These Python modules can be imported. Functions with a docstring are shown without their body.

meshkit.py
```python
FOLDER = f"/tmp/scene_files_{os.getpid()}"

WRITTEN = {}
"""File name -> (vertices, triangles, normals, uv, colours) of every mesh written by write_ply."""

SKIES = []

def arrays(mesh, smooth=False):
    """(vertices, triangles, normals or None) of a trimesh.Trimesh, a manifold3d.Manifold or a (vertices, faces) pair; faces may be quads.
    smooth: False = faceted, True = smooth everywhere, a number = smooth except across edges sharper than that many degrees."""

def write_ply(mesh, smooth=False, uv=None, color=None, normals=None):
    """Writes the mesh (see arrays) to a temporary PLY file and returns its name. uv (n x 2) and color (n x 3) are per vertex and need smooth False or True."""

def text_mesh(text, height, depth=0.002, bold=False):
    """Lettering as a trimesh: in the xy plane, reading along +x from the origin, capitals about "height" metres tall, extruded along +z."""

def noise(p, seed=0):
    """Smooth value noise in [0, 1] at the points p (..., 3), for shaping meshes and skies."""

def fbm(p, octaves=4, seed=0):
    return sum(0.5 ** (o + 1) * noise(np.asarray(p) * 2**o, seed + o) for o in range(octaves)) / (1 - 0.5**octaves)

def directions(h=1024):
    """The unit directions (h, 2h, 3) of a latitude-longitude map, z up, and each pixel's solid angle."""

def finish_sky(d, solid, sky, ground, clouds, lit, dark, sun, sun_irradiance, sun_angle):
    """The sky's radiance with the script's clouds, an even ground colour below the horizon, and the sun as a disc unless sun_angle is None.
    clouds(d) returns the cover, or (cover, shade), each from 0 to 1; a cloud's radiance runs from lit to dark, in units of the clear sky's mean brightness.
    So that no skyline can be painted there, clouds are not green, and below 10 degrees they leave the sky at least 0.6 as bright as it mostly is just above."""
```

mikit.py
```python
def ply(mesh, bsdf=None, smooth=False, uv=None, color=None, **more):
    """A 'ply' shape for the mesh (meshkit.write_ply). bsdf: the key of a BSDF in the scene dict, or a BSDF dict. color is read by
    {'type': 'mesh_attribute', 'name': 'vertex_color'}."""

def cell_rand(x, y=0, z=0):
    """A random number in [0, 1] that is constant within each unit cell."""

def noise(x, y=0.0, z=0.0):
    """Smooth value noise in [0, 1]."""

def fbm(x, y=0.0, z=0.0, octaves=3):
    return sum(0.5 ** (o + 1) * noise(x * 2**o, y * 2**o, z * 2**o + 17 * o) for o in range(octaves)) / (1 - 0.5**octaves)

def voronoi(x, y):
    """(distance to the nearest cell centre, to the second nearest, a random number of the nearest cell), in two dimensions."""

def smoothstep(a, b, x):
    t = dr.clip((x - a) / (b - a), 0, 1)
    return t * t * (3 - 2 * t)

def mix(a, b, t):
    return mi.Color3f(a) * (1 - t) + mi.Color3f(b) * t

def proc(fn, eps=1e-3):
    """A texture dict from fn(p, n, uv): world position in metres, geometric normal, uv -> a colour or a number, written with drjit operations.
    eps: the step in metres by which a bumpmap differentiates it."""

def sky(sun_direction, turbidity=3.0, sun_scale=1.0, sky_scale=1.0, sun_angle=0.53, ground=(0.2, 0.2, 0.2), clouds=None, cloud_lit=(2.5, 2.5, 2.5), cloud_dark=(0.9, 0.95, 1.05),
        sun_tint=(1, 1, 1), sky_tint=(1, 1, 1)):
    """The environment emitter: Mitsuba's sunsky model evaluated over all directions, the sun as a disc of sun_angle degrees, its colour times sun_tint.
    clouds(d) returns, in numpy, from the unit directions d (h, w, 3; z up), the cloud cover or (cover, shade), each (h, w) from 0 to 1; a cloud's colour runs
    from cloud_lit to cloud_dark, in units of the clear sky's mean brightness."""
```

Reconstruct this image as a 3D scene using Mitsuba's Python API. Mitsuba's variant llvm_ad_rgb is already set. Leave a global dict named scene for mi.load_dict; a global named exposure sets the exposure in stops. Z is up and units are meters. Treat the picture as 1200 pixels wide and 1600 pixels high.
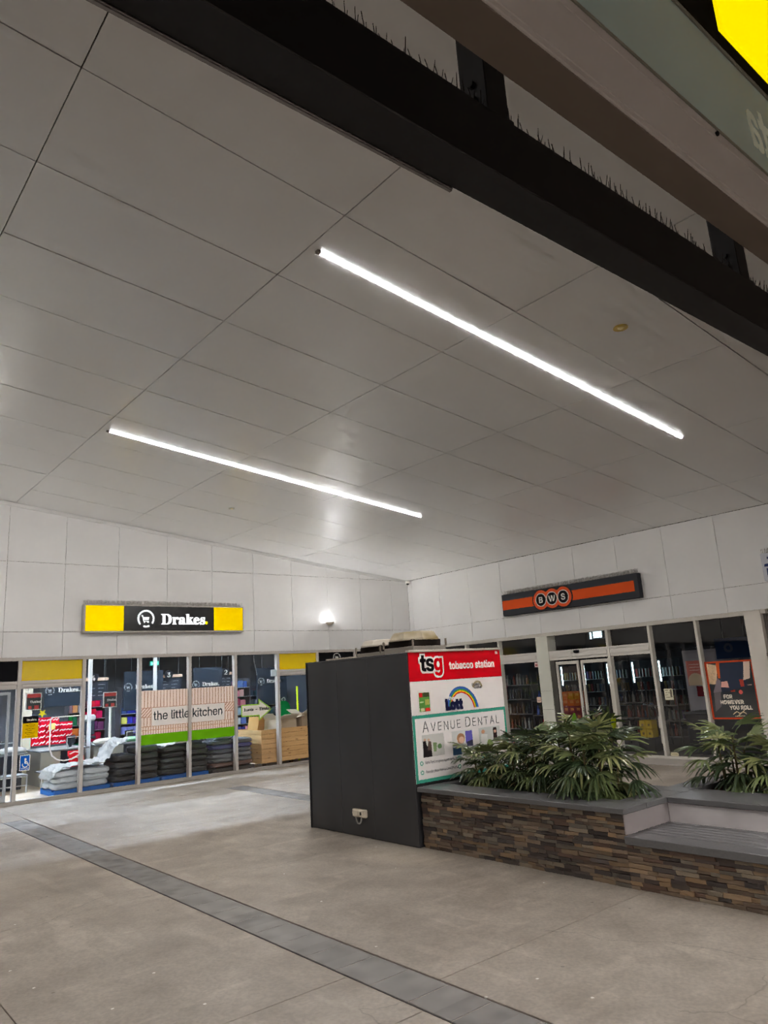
import math, glob, random
import numpy as np, trimesh, drjit as dr, mitsuba as mi, mikit, meshkit
from shapely import affinity, union_all, box as sbox
from shapely.geometry import Polygon, Point, LineString
from PIL import Image, ImageDraw, ImageFont

rng = np.random.default_rng(7)
T = mi.ScalarTransform4f
scene, labels = {}, {}

# ------------------------------------------------------------------ camera, sky, exposure
exposure = 0.05
CAM = np.array([-15.032, -16.878, 2.0])
_R = np.array([[0.771, -0.633, -0.060], [0.099, 0.213, -0.972], [0.629, 0.744, 0.227]])   # rows: right, down, forward
_right, _down, _fwd = _R
scene['camera'] = {'type': 'perspective', 'fov': 55.963, 'fov_axis': 'x', 'near_clip': 0.05, 'far_clip': 300.0,
                   'to_world': T().look_at(origin=CAM.tolist(), target=(CAM + _fwd).tolist(), up=(-_down).tolist())}
scene['sky'] = {'type': 'constant', 'radiance': {'type': 'rgb', 'value': [0.075, 0.073, 0.072]}}

# ------------------------------------------------------------------ materials
def rgb(r, g, b):
    c = np.array([r, g, b]) / 255.0
    return np.where(c < 0.04045, c / 12.92, ((c + 0.055) / 1.055) ** 2.4)
def flat(c): return {'type': 'rgb', 'value': [float(x) for x in c]}
def piece_colour(p, n, uv):
    # each mesh's own plain colour, carried by its (constant) uv so that meshes of one material can be joined by the renderer
    r = dr.floor(uv.x)
    return mi.Color3f(dr.square(r / 1023.0), dr.square((uv.x - r) / 0.998), dr.square(uv.y))
def carry(c):
    q = np.sqrt(np.clip(np.asarray(c, float), 0, 1))
    return np.stack([np.floor(q[:, 0] * 1023) + q[:, 1] * 0.998 + 0.0004, q[:, 2]], 1)
VC = mikit.proc(piece_colour)
def principled(c, rough, spec=0.5, metal=0.0, two=False, **k):
    d = {'type': 'principled', 'base_color': c, 'roughness': rough, 'specular': spec, 'metallic': metal, **k}
    return {'type': 'twosided', 'nested': d} if two else d
def diffuse(c, two=False):
    d = {'type': 'diffuse', 'reflectance': c}
    return {'type': 'twosided', 'nested': d} if two else d
N, F, V, SS, MX = mikit.noise, mikit.fbm, mikit.voronoi, mikit.smoothstep, mikit.mix

scene['matte'] = diffuse(VC, True)
scene['gloss'] = principled(VC, 0.22, 0.5, two=True)
scene['shine'] = {'type': 'twosided', 'nested': {'type': 'bumpmap', 'arbitrary': mikit.proc(lambda p, n, uv: F(p.x * 17, p.y * 17, p.z * 30, 2), 2e-3), 'scale': 0.045,
                  'bsdf': {'type': 'principled', 'base_color': VC, 'roughness': 0.16, 'specular': 0.9}}}
scene['foil'] = {'type': 'twosided', 'nested': {'type': 'bumpmap', 'arbitrary': mikit.proc(lambda p, n, uv: dr.abs(F(p.x * 13, p.y * 13, p.z * 18, 2) - .5), 2e-3), 'scale': 0.06,
                  'bsdf': {'type': 'principled', 'base_color': VC, 'roughness': 0.34, 'specular': 0.6, 'metallic': .25}}}
scene['metal'] = principled(VC, 0.35, 0.5, 0.85, two=True)
scene['glass'] = {'type': 'thindielectric', 'int_ior': 1.5}

scene['ceiling_paint'] = principled(flat((0.685, 0.682, 0.675)), 0.33, 0.5)
scene['ceiling_paint']['roughness'] = mikit.proc(lambda p, n, uv: 0.24 + 0.14 * F(p.x * 0.5, p.y * 10.0, 3.0, 3))
scene['ceiling_coat'] = scene.pop('ceiling_paint')
scene['ceiling_paint'] = {'type': 'bumpmap', 'arbitrary': mikit.proc(lambda p, n, uv: F(p.x * 0.7, p.y * 12.0, 1.0, 3), 6e-3), 'scale': 0.004, 'bsdf': scene.pop('ceiling_coat')}
scene['wall_paint'] = diffuse(mikit.proc(lambda p, n, uv: mi.Color3f(0.71, 0.705, 0.70) * (0.95 + 0.08 * N(p.x * 1.3, p.y * 1.3, p.z * 1.7))))
CRACKS = [[(-10.14, -12.68), (-9.98, -13.0), (-9.98, -13.26), (-9.80, -13.5), (-9.69, -13.81), (-9.66, -14.16), (-9.4, -14.9)],
          [(-10.71, -14.17), (-10.6, -14.32), (-10.53, -14.40), (-10.36, -14.39), (-10.13, -14.44), (-9.9, -14.3)], [(-10.54, -14.4), (-10.6, -14.9)],
          [(-11.75, -12.9), (-12.0, -12.72), (-12.02, -13.4)], [(-9.6, -4.4), (-9.0, -5.6), (-8.3, -6.2)], [(-12.9, -9.1), (-12.2, -8.6), (-11.75, -8.7)]]
def seg_dist(x, y, pts):
    d = mi.Float(9)
    for (ax, ay), (bx, by) in zip(pts[:-1], pts[1:]):
        ex, ey = bx - ax, by - ay
        t = dr.clip(((x - ax) * ex + (y - ay) * ey) / (ex * ex + ey * ey), 0, 1)
        d = dr.minimum(d, dr.sqrt(dr.square(x - ax - t * ex) + dr.square(y - ay - t * ey)))
    return d
def concrete_col(p, n, uv):
    x, y = p.x, p.y
    big = F(x * 0.6, y * 0.6, 1.0, 4)
    mid = F(x * 2.9, y * 2.9, 5.0, 4)
    fine = F(x * 50, y * 50, 9.0, 3)
    c = MX((0.160, 0.134, 0.110), (0.285, 0.253, 0.217), dr.clip(0.0 + 0.62 * big + 0.85 * (mid - 0.28), 0, 1))
    c = c * (0.86 + 0.28 * fine)
    scuff = SS(.62, .75, F(x * 1.1 + 30, y * 4.5, 7.0, 4)) + SS(.64, .76, F(x * 5 - 9, y * 1.3, 8.0, 4))
    c = MX(c, c * 1.16 + mi.Color3f(.01, .01, .009), dr.clip(scuff, 0, 1) * .55)
    stain = SS(.60, .74, F(x * .9 - 5, y * .9 + 8, 13.0, 4))
    c = MX(c, c * .84, stain * .7)
    # paler worn patch beside the enclosure, paler spots, dark gum spots
    w = mid
    patch = SS(1.0, 0.35, dr.sqrt(dr.square((x + 9.15) / 0.52) + dr.square((y + 9.75) / 0.85)) + 0.75 * (w - 0.5))
    c = MX(c, c * 1.32 + mi.Color3f(0.02, 0.018, 0.008), patch * 0.85)
    d2, _, r2 = V(x * 2.3 + 7, y * 2.3)
    gum = SS(0.04, 0.022, d2) * SS(0.80, 0.84, r2)
    c = MX(c, c * 0.55, gum * 0.7)
    white = SS(0.035, 0.015, d2) * SS(0.10, 0.07, r2)
    c = MX(c, mi.Color3f(0.6, 0.58, 0.54), white * 0.8)
    c = MX(c, c * 1.22, SS(.16, .05, d2 + .12 * (mid - .5)) * SS(.35, .4, r2) * SS(.55, .5, r2) * .6)
    xx, yy = x + 0.10 * (F(x * 7, y * 7, 0, 3) - 0.5), y + 0.14 * (F(x * 7, y * 7, 20, 3) - 0.5)
    ck = mi.Float(9)
    for k in CRACKS:
        ck = dr.minimum(ck, seg_dist(xx, yy, k))
    return MX(c, c * 0.74, SS(0.010, 0.002, ck) * 0.8)
scene['concrete'] = principled(mikit.proc(concrete_col), 0.5, 0.45)
scene['concrete']['roughness'] = mikit.proc(lambda p, n, uv: 0.40 + 0.22 * F(p.x * 2.0, p.y * 2.0, 4.0, 3))
def tile_col(p, n, uv):
    r = mikit.cell_rand(dr.floor((p.y + 0.0) / 0.395 + 0.2), dr.floor(p.x), 2)
    m = N(p.x * 9, p.y * 9, 1)
    return mi.Color3f(0.108, 0.103, 0.098) * (0.72 + 0.34 * r + 0.45 * (m - 0.5) + 0.2)
scene['band_tile'] = principled(mikit.proc(tile_col), 0.45, 0.5)
def wood_col(p, n, uv):
    g = F(p.x * 3.0 + p.y * 3.0, p.z * 55, 3, 2)
    row = mikit.cell_rand(dr.floor(p.z / 0.118), 3, 5)
    k, _, r = V((p.x + p.y) * 2.4, p.z * 8.5)
    c = MX((0.42, 0.235, 0.095), (0.62, 0.40, 0.19), dr.clip(0.2 + 0.7 * g + 0.35 * (row - 0.5), 0, 1))
    return MX(c, mi.Color3f(0.19, 0.085, 0.03), SS(0.13, 0.05, k) * SS(0.62, 0.7, r))
scene['timber'] = diffuse(mikit.proc(wood_col))
def vinyl_col(p, n, uv):
    return MX((0.50, 0.40, 0.28), (0.62, 0.51, 0.37), N(p.x * 1.2, p.y * 9, 0))
scene['vinyl_floor'] = principled(mikit.proc(vinyl_col), 0.35, 0.5)
scene['slate'] = {'type': 'bumpmap', 'arbitrary': mikit.proc(lambda p, n, uv: F(p.x * 40, p.y * 40, p.z * 110, 3), 2e-3), 'scale': 0.014,
                  'bsdf': {'type': 'principled', 'base_color': VC, 'roughness': 0.5, 'specular': 0.4}}
scene['leaf'] = principled(VC, 0.2, 0.7, two=True)
def granite_col(p, n, uv):
    return mi.Color3f(0.075, 0.075, 0.078) * (0.90 + 0.2 * F(p.x * 60, p.y * 60, p.z * 60, 2))
scene['coping_stone'] = principled(mikit.proc(granite_col), 0.2, 0.6)
def render_col(p, n, uv):
    return mi.Color3f(0.66, 0.62, 0.625) * (0.88 + 0.22 * N(p.x * 7, p.y * 7, p.z * 7))
scene['render_coat'] = diffuse(mikit.proc(render_col))
def plum_col(p, n, uv):
    return mi.Color3f(0.0165, 0.0165, 0.0185) * (0.85 + 0.3 * N(p.y * 4, p.z * 2, p.x * 4))
scene['dark_sheet'] = principled(mikit.proc(plum_col), 0.42, 0.45)
scene['beam_paint'] = principled(flat((0.0040, 0.0037, 0.0046)), 0.5, 0.2)
def oldwhite_col(p, n, uv):
    m = F(p.x * 6, p.y * 6, p.z * 9, 2)
    return MX((0.30, 0.235, 0.12), (0.56, 0.50, 0.40), dr.clip(m * 1.6 - 0.3, 0, 1))
scene['weathered'] = diffuse(mikit.proc(oldwhite_col))

# ------------------------------------------------------------------ helpers
def numbered(name):
    if name not in scene and name not in labels and not any(k.startswith(name + '__') for k in scene): return name
    i = 1
    while True:
        k = f'{name}_{i:03d}'
        if k not in scene and k not in labels and not (('__' not in name) and k in _things): return k
        i += 1
_things, _count = set(), {}
def fresh(name):
    i = _count.get(name, -1) + 1
    _count[name] = i
    return name if i == 0 else f'{name}_{i:03d}'
def thing(name, label=None, cat=None, group=None, kind=None):
    key = fresh(name)
    d = {}
    if label: d['label'] = label
    if cat: d['category'] = cat
    if group: d['group'] = group
    if kind: d['kind'] = kind
    labels[key] = d
    return key
def nverts(mesh): return len(mesh.vertices)
def part(parent, name, mesh, mat='matte', col=None, smooth=False, label=None, emit=None, kind=None, weight=None):
    key = fresh(f'{parent}__{name}') if name else parent
    assert key not in scene, key
    color = None
    if col is not None:
        c = np.asarray(col, float)
        color = np.tile(c, (nverts(mesh), 1)) if c.ndim == 1 else c
        if smooth not in (False, True): smooth = True
    elif mat in ('matte', 'gloss', 'shine', 'foil', 'metal', 'slate', 'leaf'):
        color = np.tile([0.5, 0.5, 0.5], (nverts(mesh), 1))
    more = {}
    if emit is not None:
        more['emitter'] = {'type': 'area', 'radiance': flat(emit)}
        if weight is not None: more['emitter']['sampling_weight'] = float(weight)
    scene[key] = mikit.ply(mesh, mat, smooth=smooth, uv=None if color is None else carry(color), **more)
    if label or kind:
        labels[key] = {}
        if label: labels[key]['label'] = label
        if kind: labels[key]['kind'] = kind
    return key
def solo(name, mesh, mat, col=None, label=None, cat=None, group=None, kind=None, **k):
    key = thing(name, label, cat, group, kind)
    part(key, None, mesh, mat, col, **k)
    return key
def box(x0, x1, y0, y1, z0, z1):
    return trimesh.creation.box(bounds=[[min(x0, x1), min(y0, y1), min(z0, z1)], [max(x0, x1), max(y0, y1), max(z0, z1)]])
def cbox(x0, x1, y0, y1, z0, z1, r=0.01):
    lo, hi = np.array([min(x0, x1), min(y0, y1), min(z0, z1)]), np.array([max(x0, x1), max(y0, y1), max(z0, z1)])
    r = min(r, (hi - lo).min() * 0.45)
    pts = []
    for s in np.ndindex(2, 2, 2):
        c = np.where(np.array(s) == 1, hi, lo)
        d = np.where(np.array(s) == 1, -1, 1) * r
        for k in range(3):
            q = c + d; q[k] = c[k]; pts.append(q)
    return trimesh.convex.convex_hull(np.array(pts))
def cat(*ms): return trimesh.util.concatenate([m for m in ms if m is not None])
def tube(pts, r, sides=8):
    import itertools
    p = np.asarray(pts, float); r = np.broadcast_to(r, (len(p),))
    t = np.gradient(p, axis=0); t /= np.linalg.norm(t, axis=1, keepdims=True)
    ref = np.array([0.13, 0.21, 0.97]) if abs(t[:, 2]).mean() < 0.8 else np.array([0.97, 0.13, 0.2])
    a = np.cross(t, ref); a /= np.linalg.norm(a, axis=1, keepdims=True)
    b = np.cross(t, a)
    an = np.arange(sides) * 2 * np.pi / sides
    v = p[:, None] + r[:, None, None] * (np.cos(an)[None, :, None] * a[:, None] + np.sin(an)[None, :, None] * b[:, None])
    v = np.vstack([v.reshape(-1, 3), p[:1], p[-1:]])
    f = []
    n = len(p)
    for i in range(n - 1):
        for j in range(sides):
            k = (j + 1) % sides
            f += [[i * sides + j, (i + 1) * sides + j, (i + 1) * sides + k], [i * sides + j, (i + 1) * sides + k, i * sides + k]]
    for j in range(sides):
        k = (j + 1) % sides
        f += [[n * sides, j, k], [n * sides + 1, (n - 1) * sides + k, (n - 1) * sides + j]]
    m = trimesh.Trimesh(v, f, process=False)
    return m
def rotz(m, deg, about):
    m = m.copy(); m.apply_transform(trimesh.transformations.rotation_matrix(math.radians(deg), [0, 0, 1], about)); return m
def rot(m, deg, axis, about):
    m = m.copy(); m.apply_transform(trimesh.transformations.rotation_matrix(math.radians(deg), axis, about)); return m
class Face:
    """A flat face to put print and plates on: origin, u to the right, v up, n outwards."""
    def __init__(s, o, u, v): s.o, s.u, s.v = np.array(o, float), np.array(u, float), np.array(v, float); s.n = np.cross(s.u, s.v)
    def put(s, shape, off=0.0, depth=0.003):
        geoms = [g for g in getattr(shape, 'geoms', [shape]) if not g.is_empty and g.area > 1e-9]
        m = cat(*[trimesh.creation.extrude_polygon(g, depth, engine='earcut') for g in geoms])
        M = np.eye(4); M[:3, 0], M[:3, 1], M[:3, 2], M[:3, 3] = s.u, s.v, s.n, s.o + s.n * off
        m.apply_transform(M)
        return m
_fonts = {}
def font(kind, weight=400):
    if (kind, weight) not in _fonts:
        if kind == 'serif':
            f = ImageFont.truetype(glob.glob('/opt/blender-*/*/datafiles/fonts/NotoSansMath*')[0], 96)
        else:
            f = ImageFont.truetype(glob.glob('/opt/blender-*/*/datafiles/fonts/Inter.woff2')[0], 96)
            f.set_variation_by_axes([32, weight])
        _fonts[kind, weight] = f
    return _fonts[kind, weight]
def text(s, height, kind='sans', weight=400, grow=0.0, xs=1.0, centre=False, fit=None, simp=0.7):
    """Lettering as a flat shape: capitals about height tall, from the origin along +x. grow thickens (in parts of the height)."""
    if kind == 'serif':
        s = ''.join(chr(0x1D400 + ord(c) - 65) if 'A' <= c <= 'Z' else chr(0x1D41A + ord(c) - 97) if 'a' <= c <= 'z' else c for c in s)
    f = font(kind, weight)
    x0, y0, x1, y1 = f.getbbox(s, anchor='ls')
    im = Image.new('L', (x1 - x0 + 8, y1 - y0 + 8))
    ImageDraw.Draw(im).text((4 - x0, 4 - y0), s, 255, f, anchor='ls')
    on = np.pad(np.asarray(im) > 127, ((0, 0), (1, 1))).astype(np.int8)
    rows, st = np.nonzero(np.diff(on, axis=1) == 1)
    en = np.nonzero(np.diff(on, axis=1) == -1)[1]
    g = union_all(sbox(st, -rows - 1, en, -rows)).buffer(0.6).buffer(-0.6).simplify(simp)
    k = height / 70.0
    g = affinity.affine_transform(g, [k * xs, 0, 0, k, -4 * k * xs, (4 - y0) * k])
    if grow: g = g.buffer(grow * height, join_style=2)
    if fit is not None:
        b = g.bounds; g = affinity.scale(g, fit / (b[2] - b[0]), 1, origin=(b[0], 0))
    if centre:
        b = g.bounds; g = affinity.translate(g, -(b[0] + b[2]) / 2, 0)
    return g
def at(g, x, y): return affinity.translate(g, x, y)
def rect(x0, y0, x1, y1): return sbox(x0, y0, x1, y1)
def ring(r0, r1, n=40): return Point(0, 0).buffer(r1, n).difference(Point(0, 0).buffer(r0, n))
def cart_emblem(r):
    """A trolley inside a broken ring."""
    segs = []
    for k in range(30):
        if k in (19, 20, 25, 26): continue
        a0 = k * 12 * math.pi / 180; a1 = a0 + 8.0 * math.pi / 180
        segs.append(Polygon([(r * q * math.cos(a), r * q * math.sin(a)) for a, q in ((a0, .80), (a0, 1), (a1, 1), (a1, .80))]))
    b = Polygon([(-.42, .22), (.46, .22), (.36, -.18), (-.32, -.18)])
    slots = union_all([sbox(-.22 + .17 * i, -.12, -.16 + .17 * i, .16) for i in range(4)])
    cart = union_all([b.difference(slots), LineString([(-.62, .40), (-.46, .40), (-.34, -.18), (-.28, -.34), (.36, -.34)]).buffer(.045), Point(-.2, -.48).buffer(.09), Point(.3, -.48).buffer(.09)])
    return union_all(segs + [affinity.scale(cart, r * .85, r * .85, origin=(0, 0))])

WHITE, BLACK, CHAR = rgb(232, 230, 226), rgb(16, 16, 18), rgb(45, 48, 54)
YEL = rgb(238, 205, 0)
ALU = rgb(176, 170, 165)
BACK = lambda x, z=0.0, y=0.0: Face((x, y, z), (1, 0, 0), (0, 0, 1))      # faces -y, reads towards +x
RIGHT = lambda y, z=0.0, x=0.0: Face((x, y, z), (0, -1, 0), (0, 0, 1))    # faces -x, reads towards -y

# ------------------------------------------------------------------ setting: floor
GL = 0.006
fl = thing('floor', kind='structure')
part(fl, 'bed', box(-30, 0.02, -24, 0.02, -0.30, -0.014), 'matte', rgb(70, 66, 62))
def slabs(xs, ys):
    for x0, x1 in zip(xs[:-1], xs[1:]):
        for y0, y1 in zip(ys[:-1], ys[1:]):
            part(fl, 'slab', cbox(x0 + GL / 2, x1 - GL / 2, y0 + GL / 2, y1 - GL / 2, -0.04, 0.0, 0.003), 'concrete')
slabs([-30, -26, -22, -18, -13.61, -11.723], [-24, -20.2, -16.6, -13.05, -12.26, -9.0, -5.6, -2.22])
slabs([-11.332, -7.455], [-24, -20.2, -16.6, -12.78, -9.0, -5.6, -2.22])
slabs([-7.045, -3.5, 0.0], [-24, -20.2, -16.6, -12.78, -9.0, -5.6, -2.22])
slabs([-30, -26, -22, -18, -13.61, -11.72, -11.335, -7.45, -7.05, -3.5, 0.0], [-2.22, 0.0])
for xa, xb in ((-11.708, -11.345), (-7.44, -7.06)):
    part(fl, 'grout', box(xa + .004, xb - .004, -24, -2.235, -.035, -.0035), 'matte', rgb(124, 118, 112))
    for k in range(57):
        y1 = -2.235 - k * 0.3945 + 0.0; y0 = y1 - 0.3855
        if y0 < -24: break
        part(fl, 'tile', cbox(xa, xb, y0, y1, -0.04, -0.001, 0.003), 'band_tile')
part(fl, 'threshold_strip', cbox(-1.0, -0.09, -10.6, -0.2, 0.0005, 0.012, 0.004), 'matte', rgb(172, 166, 160))

# ------------------------------------------------------------------ setting: ceiling (slopes down towards the right wall)
ZC, SL = 4.994, 0.1133
def slope(m, z=ZC):
    m = m.copy(); m.vertices[:, 2] += z - SL * m.vertices[:, 0]; return m
ce = thing('ceiling', kind='structure')
part(ce, 'deck', slope(box(-28, 0.3, -15.4, 0.3, 0.022, 0.30)), 'matte', rgb(66, 60, 56))
XJ = [0.0, -1.705] + [-1.705 - 2.403 * k for k in range(1, 11)]
YJ = [0.0] + [-0.05 - 1.213 * k for k in range(1, 12)] + [-14.606, -15.38]
for i, (x1, x0) in enumerate(zip(XJ[:-1], XJ[1:])):
    for j, (y1, y0) in enumerate(zip(YJ[:-1], YJ[1:])):
        d = 0.0016 * rng.standard_normal(2)
        m = box(x0 + 0.005, x1 - 0.005, y0 + 0.006, y1 - 0.006, 0.0, 0.02)
        m = slope(m)
        m.vertices[:, 2] += np.where(m.vertices[:, 0] < (x0 + x1) / 2, d[0], d[1])
        part(ce, 'panel', m, 'ceiling_paint')
part('trim_1', None, slope(box(-28, 0.0, -0.045, 0.0, -0.085, -0.004)), 'wall_paint'); labels['trim_1'] = {'kind': 'structure'}

# ------------------------------------------------------------------ setting: the two walls of panels above the shopfronts
def sloped_top(m, x0, x1):
    top = m.vertices[:, 2] > 4.9
    m.vertices[top, 2] = ZC - SL * m.vertices[top, 0] - 0.004
    return m
wb = thing('wall_back', kind='structure')
m = box(-28, 0.25, 0.016, 0.25, 2.93, 5.0); part(wb, 'backing', sloped_top(m, 0, 0), 'matte', rgb(150, 146, 140))
xs = [0.0] + [-0.69 - 1.191 * k for k in range(0, 20)]
for a, b in zip(xs[:-1], xs[1:]):
    for z0, z1 in ((2.94, 3.474), (3.474, 4.985), (4.985, 5.2)):
        m = box(b + .004, a - .004, 0.0, 0.018, z0 + (0.004 if z0 > 3 else 0), z1 - .004)
        if z1 > 5:
            t = m.vertices[:, 2] > 5.05
            m.vertices[t, 2] = ZC - SL * m.vertices[t, 0] - 0.006
            if m.vertices[:, 2].max() < 5.02 or a > -0.5: continue
        elif z1 > 4.9 and a > -0.5:
            m.vertices[m.vertices[:, 2] > 4.9, 2] = 4.98
        part(wb, 'panel', m, 'wall_paint')
wr = thing('wall_right', kind='structure')
part(wr, 'backing', box(0.016, 0.25, -24, 0.016, 2.92, 4.985), 'matte', rgb(150, 146, 140))
ys = [0.0, -0.2] + [-0.2 - 1.207 * k for k in range(1, 20)]
for a, b in zip(ys[:-1], ys[1:]):
    for z0, z1 in ((2.935, 3.44), (3.44, 4.99)):
        part(wr, 'panel', box(0.0, 0.018, b + .004, a - .004, z0 + (0.004 if z0 > 3 else 0), z1 - .004), 'wall_paint')

# ------------------------------------------------------------------ structure overhead: black beam on stub posts, bird spikes
YB = CAM[1]
bm = solo('beam', cbox(-26, 0.0, YB + 2.10, YB + 2.33, 4.60, 5.005, .006), 'beam_paint', label='long black steel beam under the pale sloping ceiling', cat='beam')
tr = solo('edge_angle', cat(box(-26, -12.43, YB + 2.333, YB + 2.350, 4.585, 4.63), box(-26, -12.43, YB + 2.325, YB + 2.333, 4.592, 4.599)), 'metal', rgb(120, 118, 118), label='thin metal angle along the lower far edge of the black beam', cat='metal strip')
for x in (-12.31, -9.30, -6.3):
    p = thing('stub_post', {-12.31: 'black stub post between beam and ceiling, the one with pale gaps on both sides', -9.30: 'black stub post on the beam at the right edge of the picture'}.get(x, 'black stub post on the beam, hidden beyond the fascia'), 'post', )
    zt = ZC - SL * x - 0.03
    part(p, 'shaft', cbox(x, x + .18, YB + 2.12, YB + 2.31, 5.004, zt, .006), 'beam_paint')
    part(p, 'base_plate', cbox(x - .02, x + .20, YB + 2.105, YB + 2.325, 5.004, 5.03, .004), 'beam_paint')
    for k in range(2): part(p, 'bolt', rot(trimesh.creation.cylinder(.022, .03, sections=6), 90, [0, 1, 0], [0, 0, 0]).apply_translation([x - .012, YB + 2.21, 5.14 + .1 * k]), 'beam_paint')
sp = thing('bird_spikes', 'thin dark bird spikes standing in a row on the black beam', 'bird spikes', kind='stuff')
part(sp, None, cat(*[cat(*[tube([(x, YB + 2.15, 5.008), (x + dx, YB + 2.15 + dy, 5.008 + h)], [.0034, .0022], 4)
        for dx, dy, h in ((rng.uniform(-.03, .0), rng.uniform(-.03, .03), rng.uniform(.11, .135)), (rng.uniform(-.01, .03), rng.uniform(-.03, .04), rng.uniform(.085, .12)))])
        for x in np.arange(-15.0, -6.5, 0.062) if not any(abs(x - q - .09) < .11 for q in (-12.31, -9.30, -6.3))] + [box(-15, -6.5, YB + 2.14, YB + 2.16, 5.0055, 5.011)]), 'matte', rgb(28, 24, 22))

# ------------------------------------------------------------------ the sign bulkhead above the camera
D1, D2 = YB + 1.396, YB + 1.22
fb = thing('sign_bulkhead', 'brown metal sign bulkhead overhead with a dark underside', 'sign box')
part(fb, 'body', cbox(-24, -1.0, D2 + .012, D1, 4.20, 6.3, .004), 'matte', rgb(76, 68, 62))
for z0, z1 in ((4.200, 4.232), (4.2345, 4.4975), (4.500, 4.56)):
    part(fb, 'face_rail', cbox(-24, -1.0, D2, D2 + .014, z0, z1, .004), 'matte', rgb(146, 140, 138))
for x in np.arange(-23.3, -1, 1.45): part(fb, 'bolt', rot(trimesh.creation.cylinder(.012, .016, sections=8), 90, [1, 0, 0], [0, 0, 0]).apply_translation([x, D2 - .003, 4.53]), 'matte', BLACK)
part(fb, 'green_panel', cbox(-24, -1.0, D2 + .002, D2 + .012, 4.572, 5.195, .003), 'gloss', rgb(112, 134, 136), label='grey green glossy sign panel')
part(fb, 'trim', cat(cbox(-24, -1, D2 - .006, D2 + .012, 4.560, 4.574, .003), cbox(-24, -1, D2 - .006, D2 + .012, 5.195, 5.222, .003)), 'matte', rgb(80, 78, 70))
part(fb, 'dark_frame', box(-24, -1.0, D2 + .004, D2 + .013, 5.222, 6.3), 'matte', rgb(18, 16, 12))
g = affinity.scale(affinity.skew(text('rta', 0.33, weight=760, xs=.66), xs=8), -1, 1, origin=(0, 0))
part(fb + '__green_panel', 'mirrored_letters', BACK(-11.235, 4.705, D2 + .002).put(at(g, -g.bounds[0], 0.0), 0.0, .002), 'matte', rgb(190, 198, 186), label='pale mirrored lettering')
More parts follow.
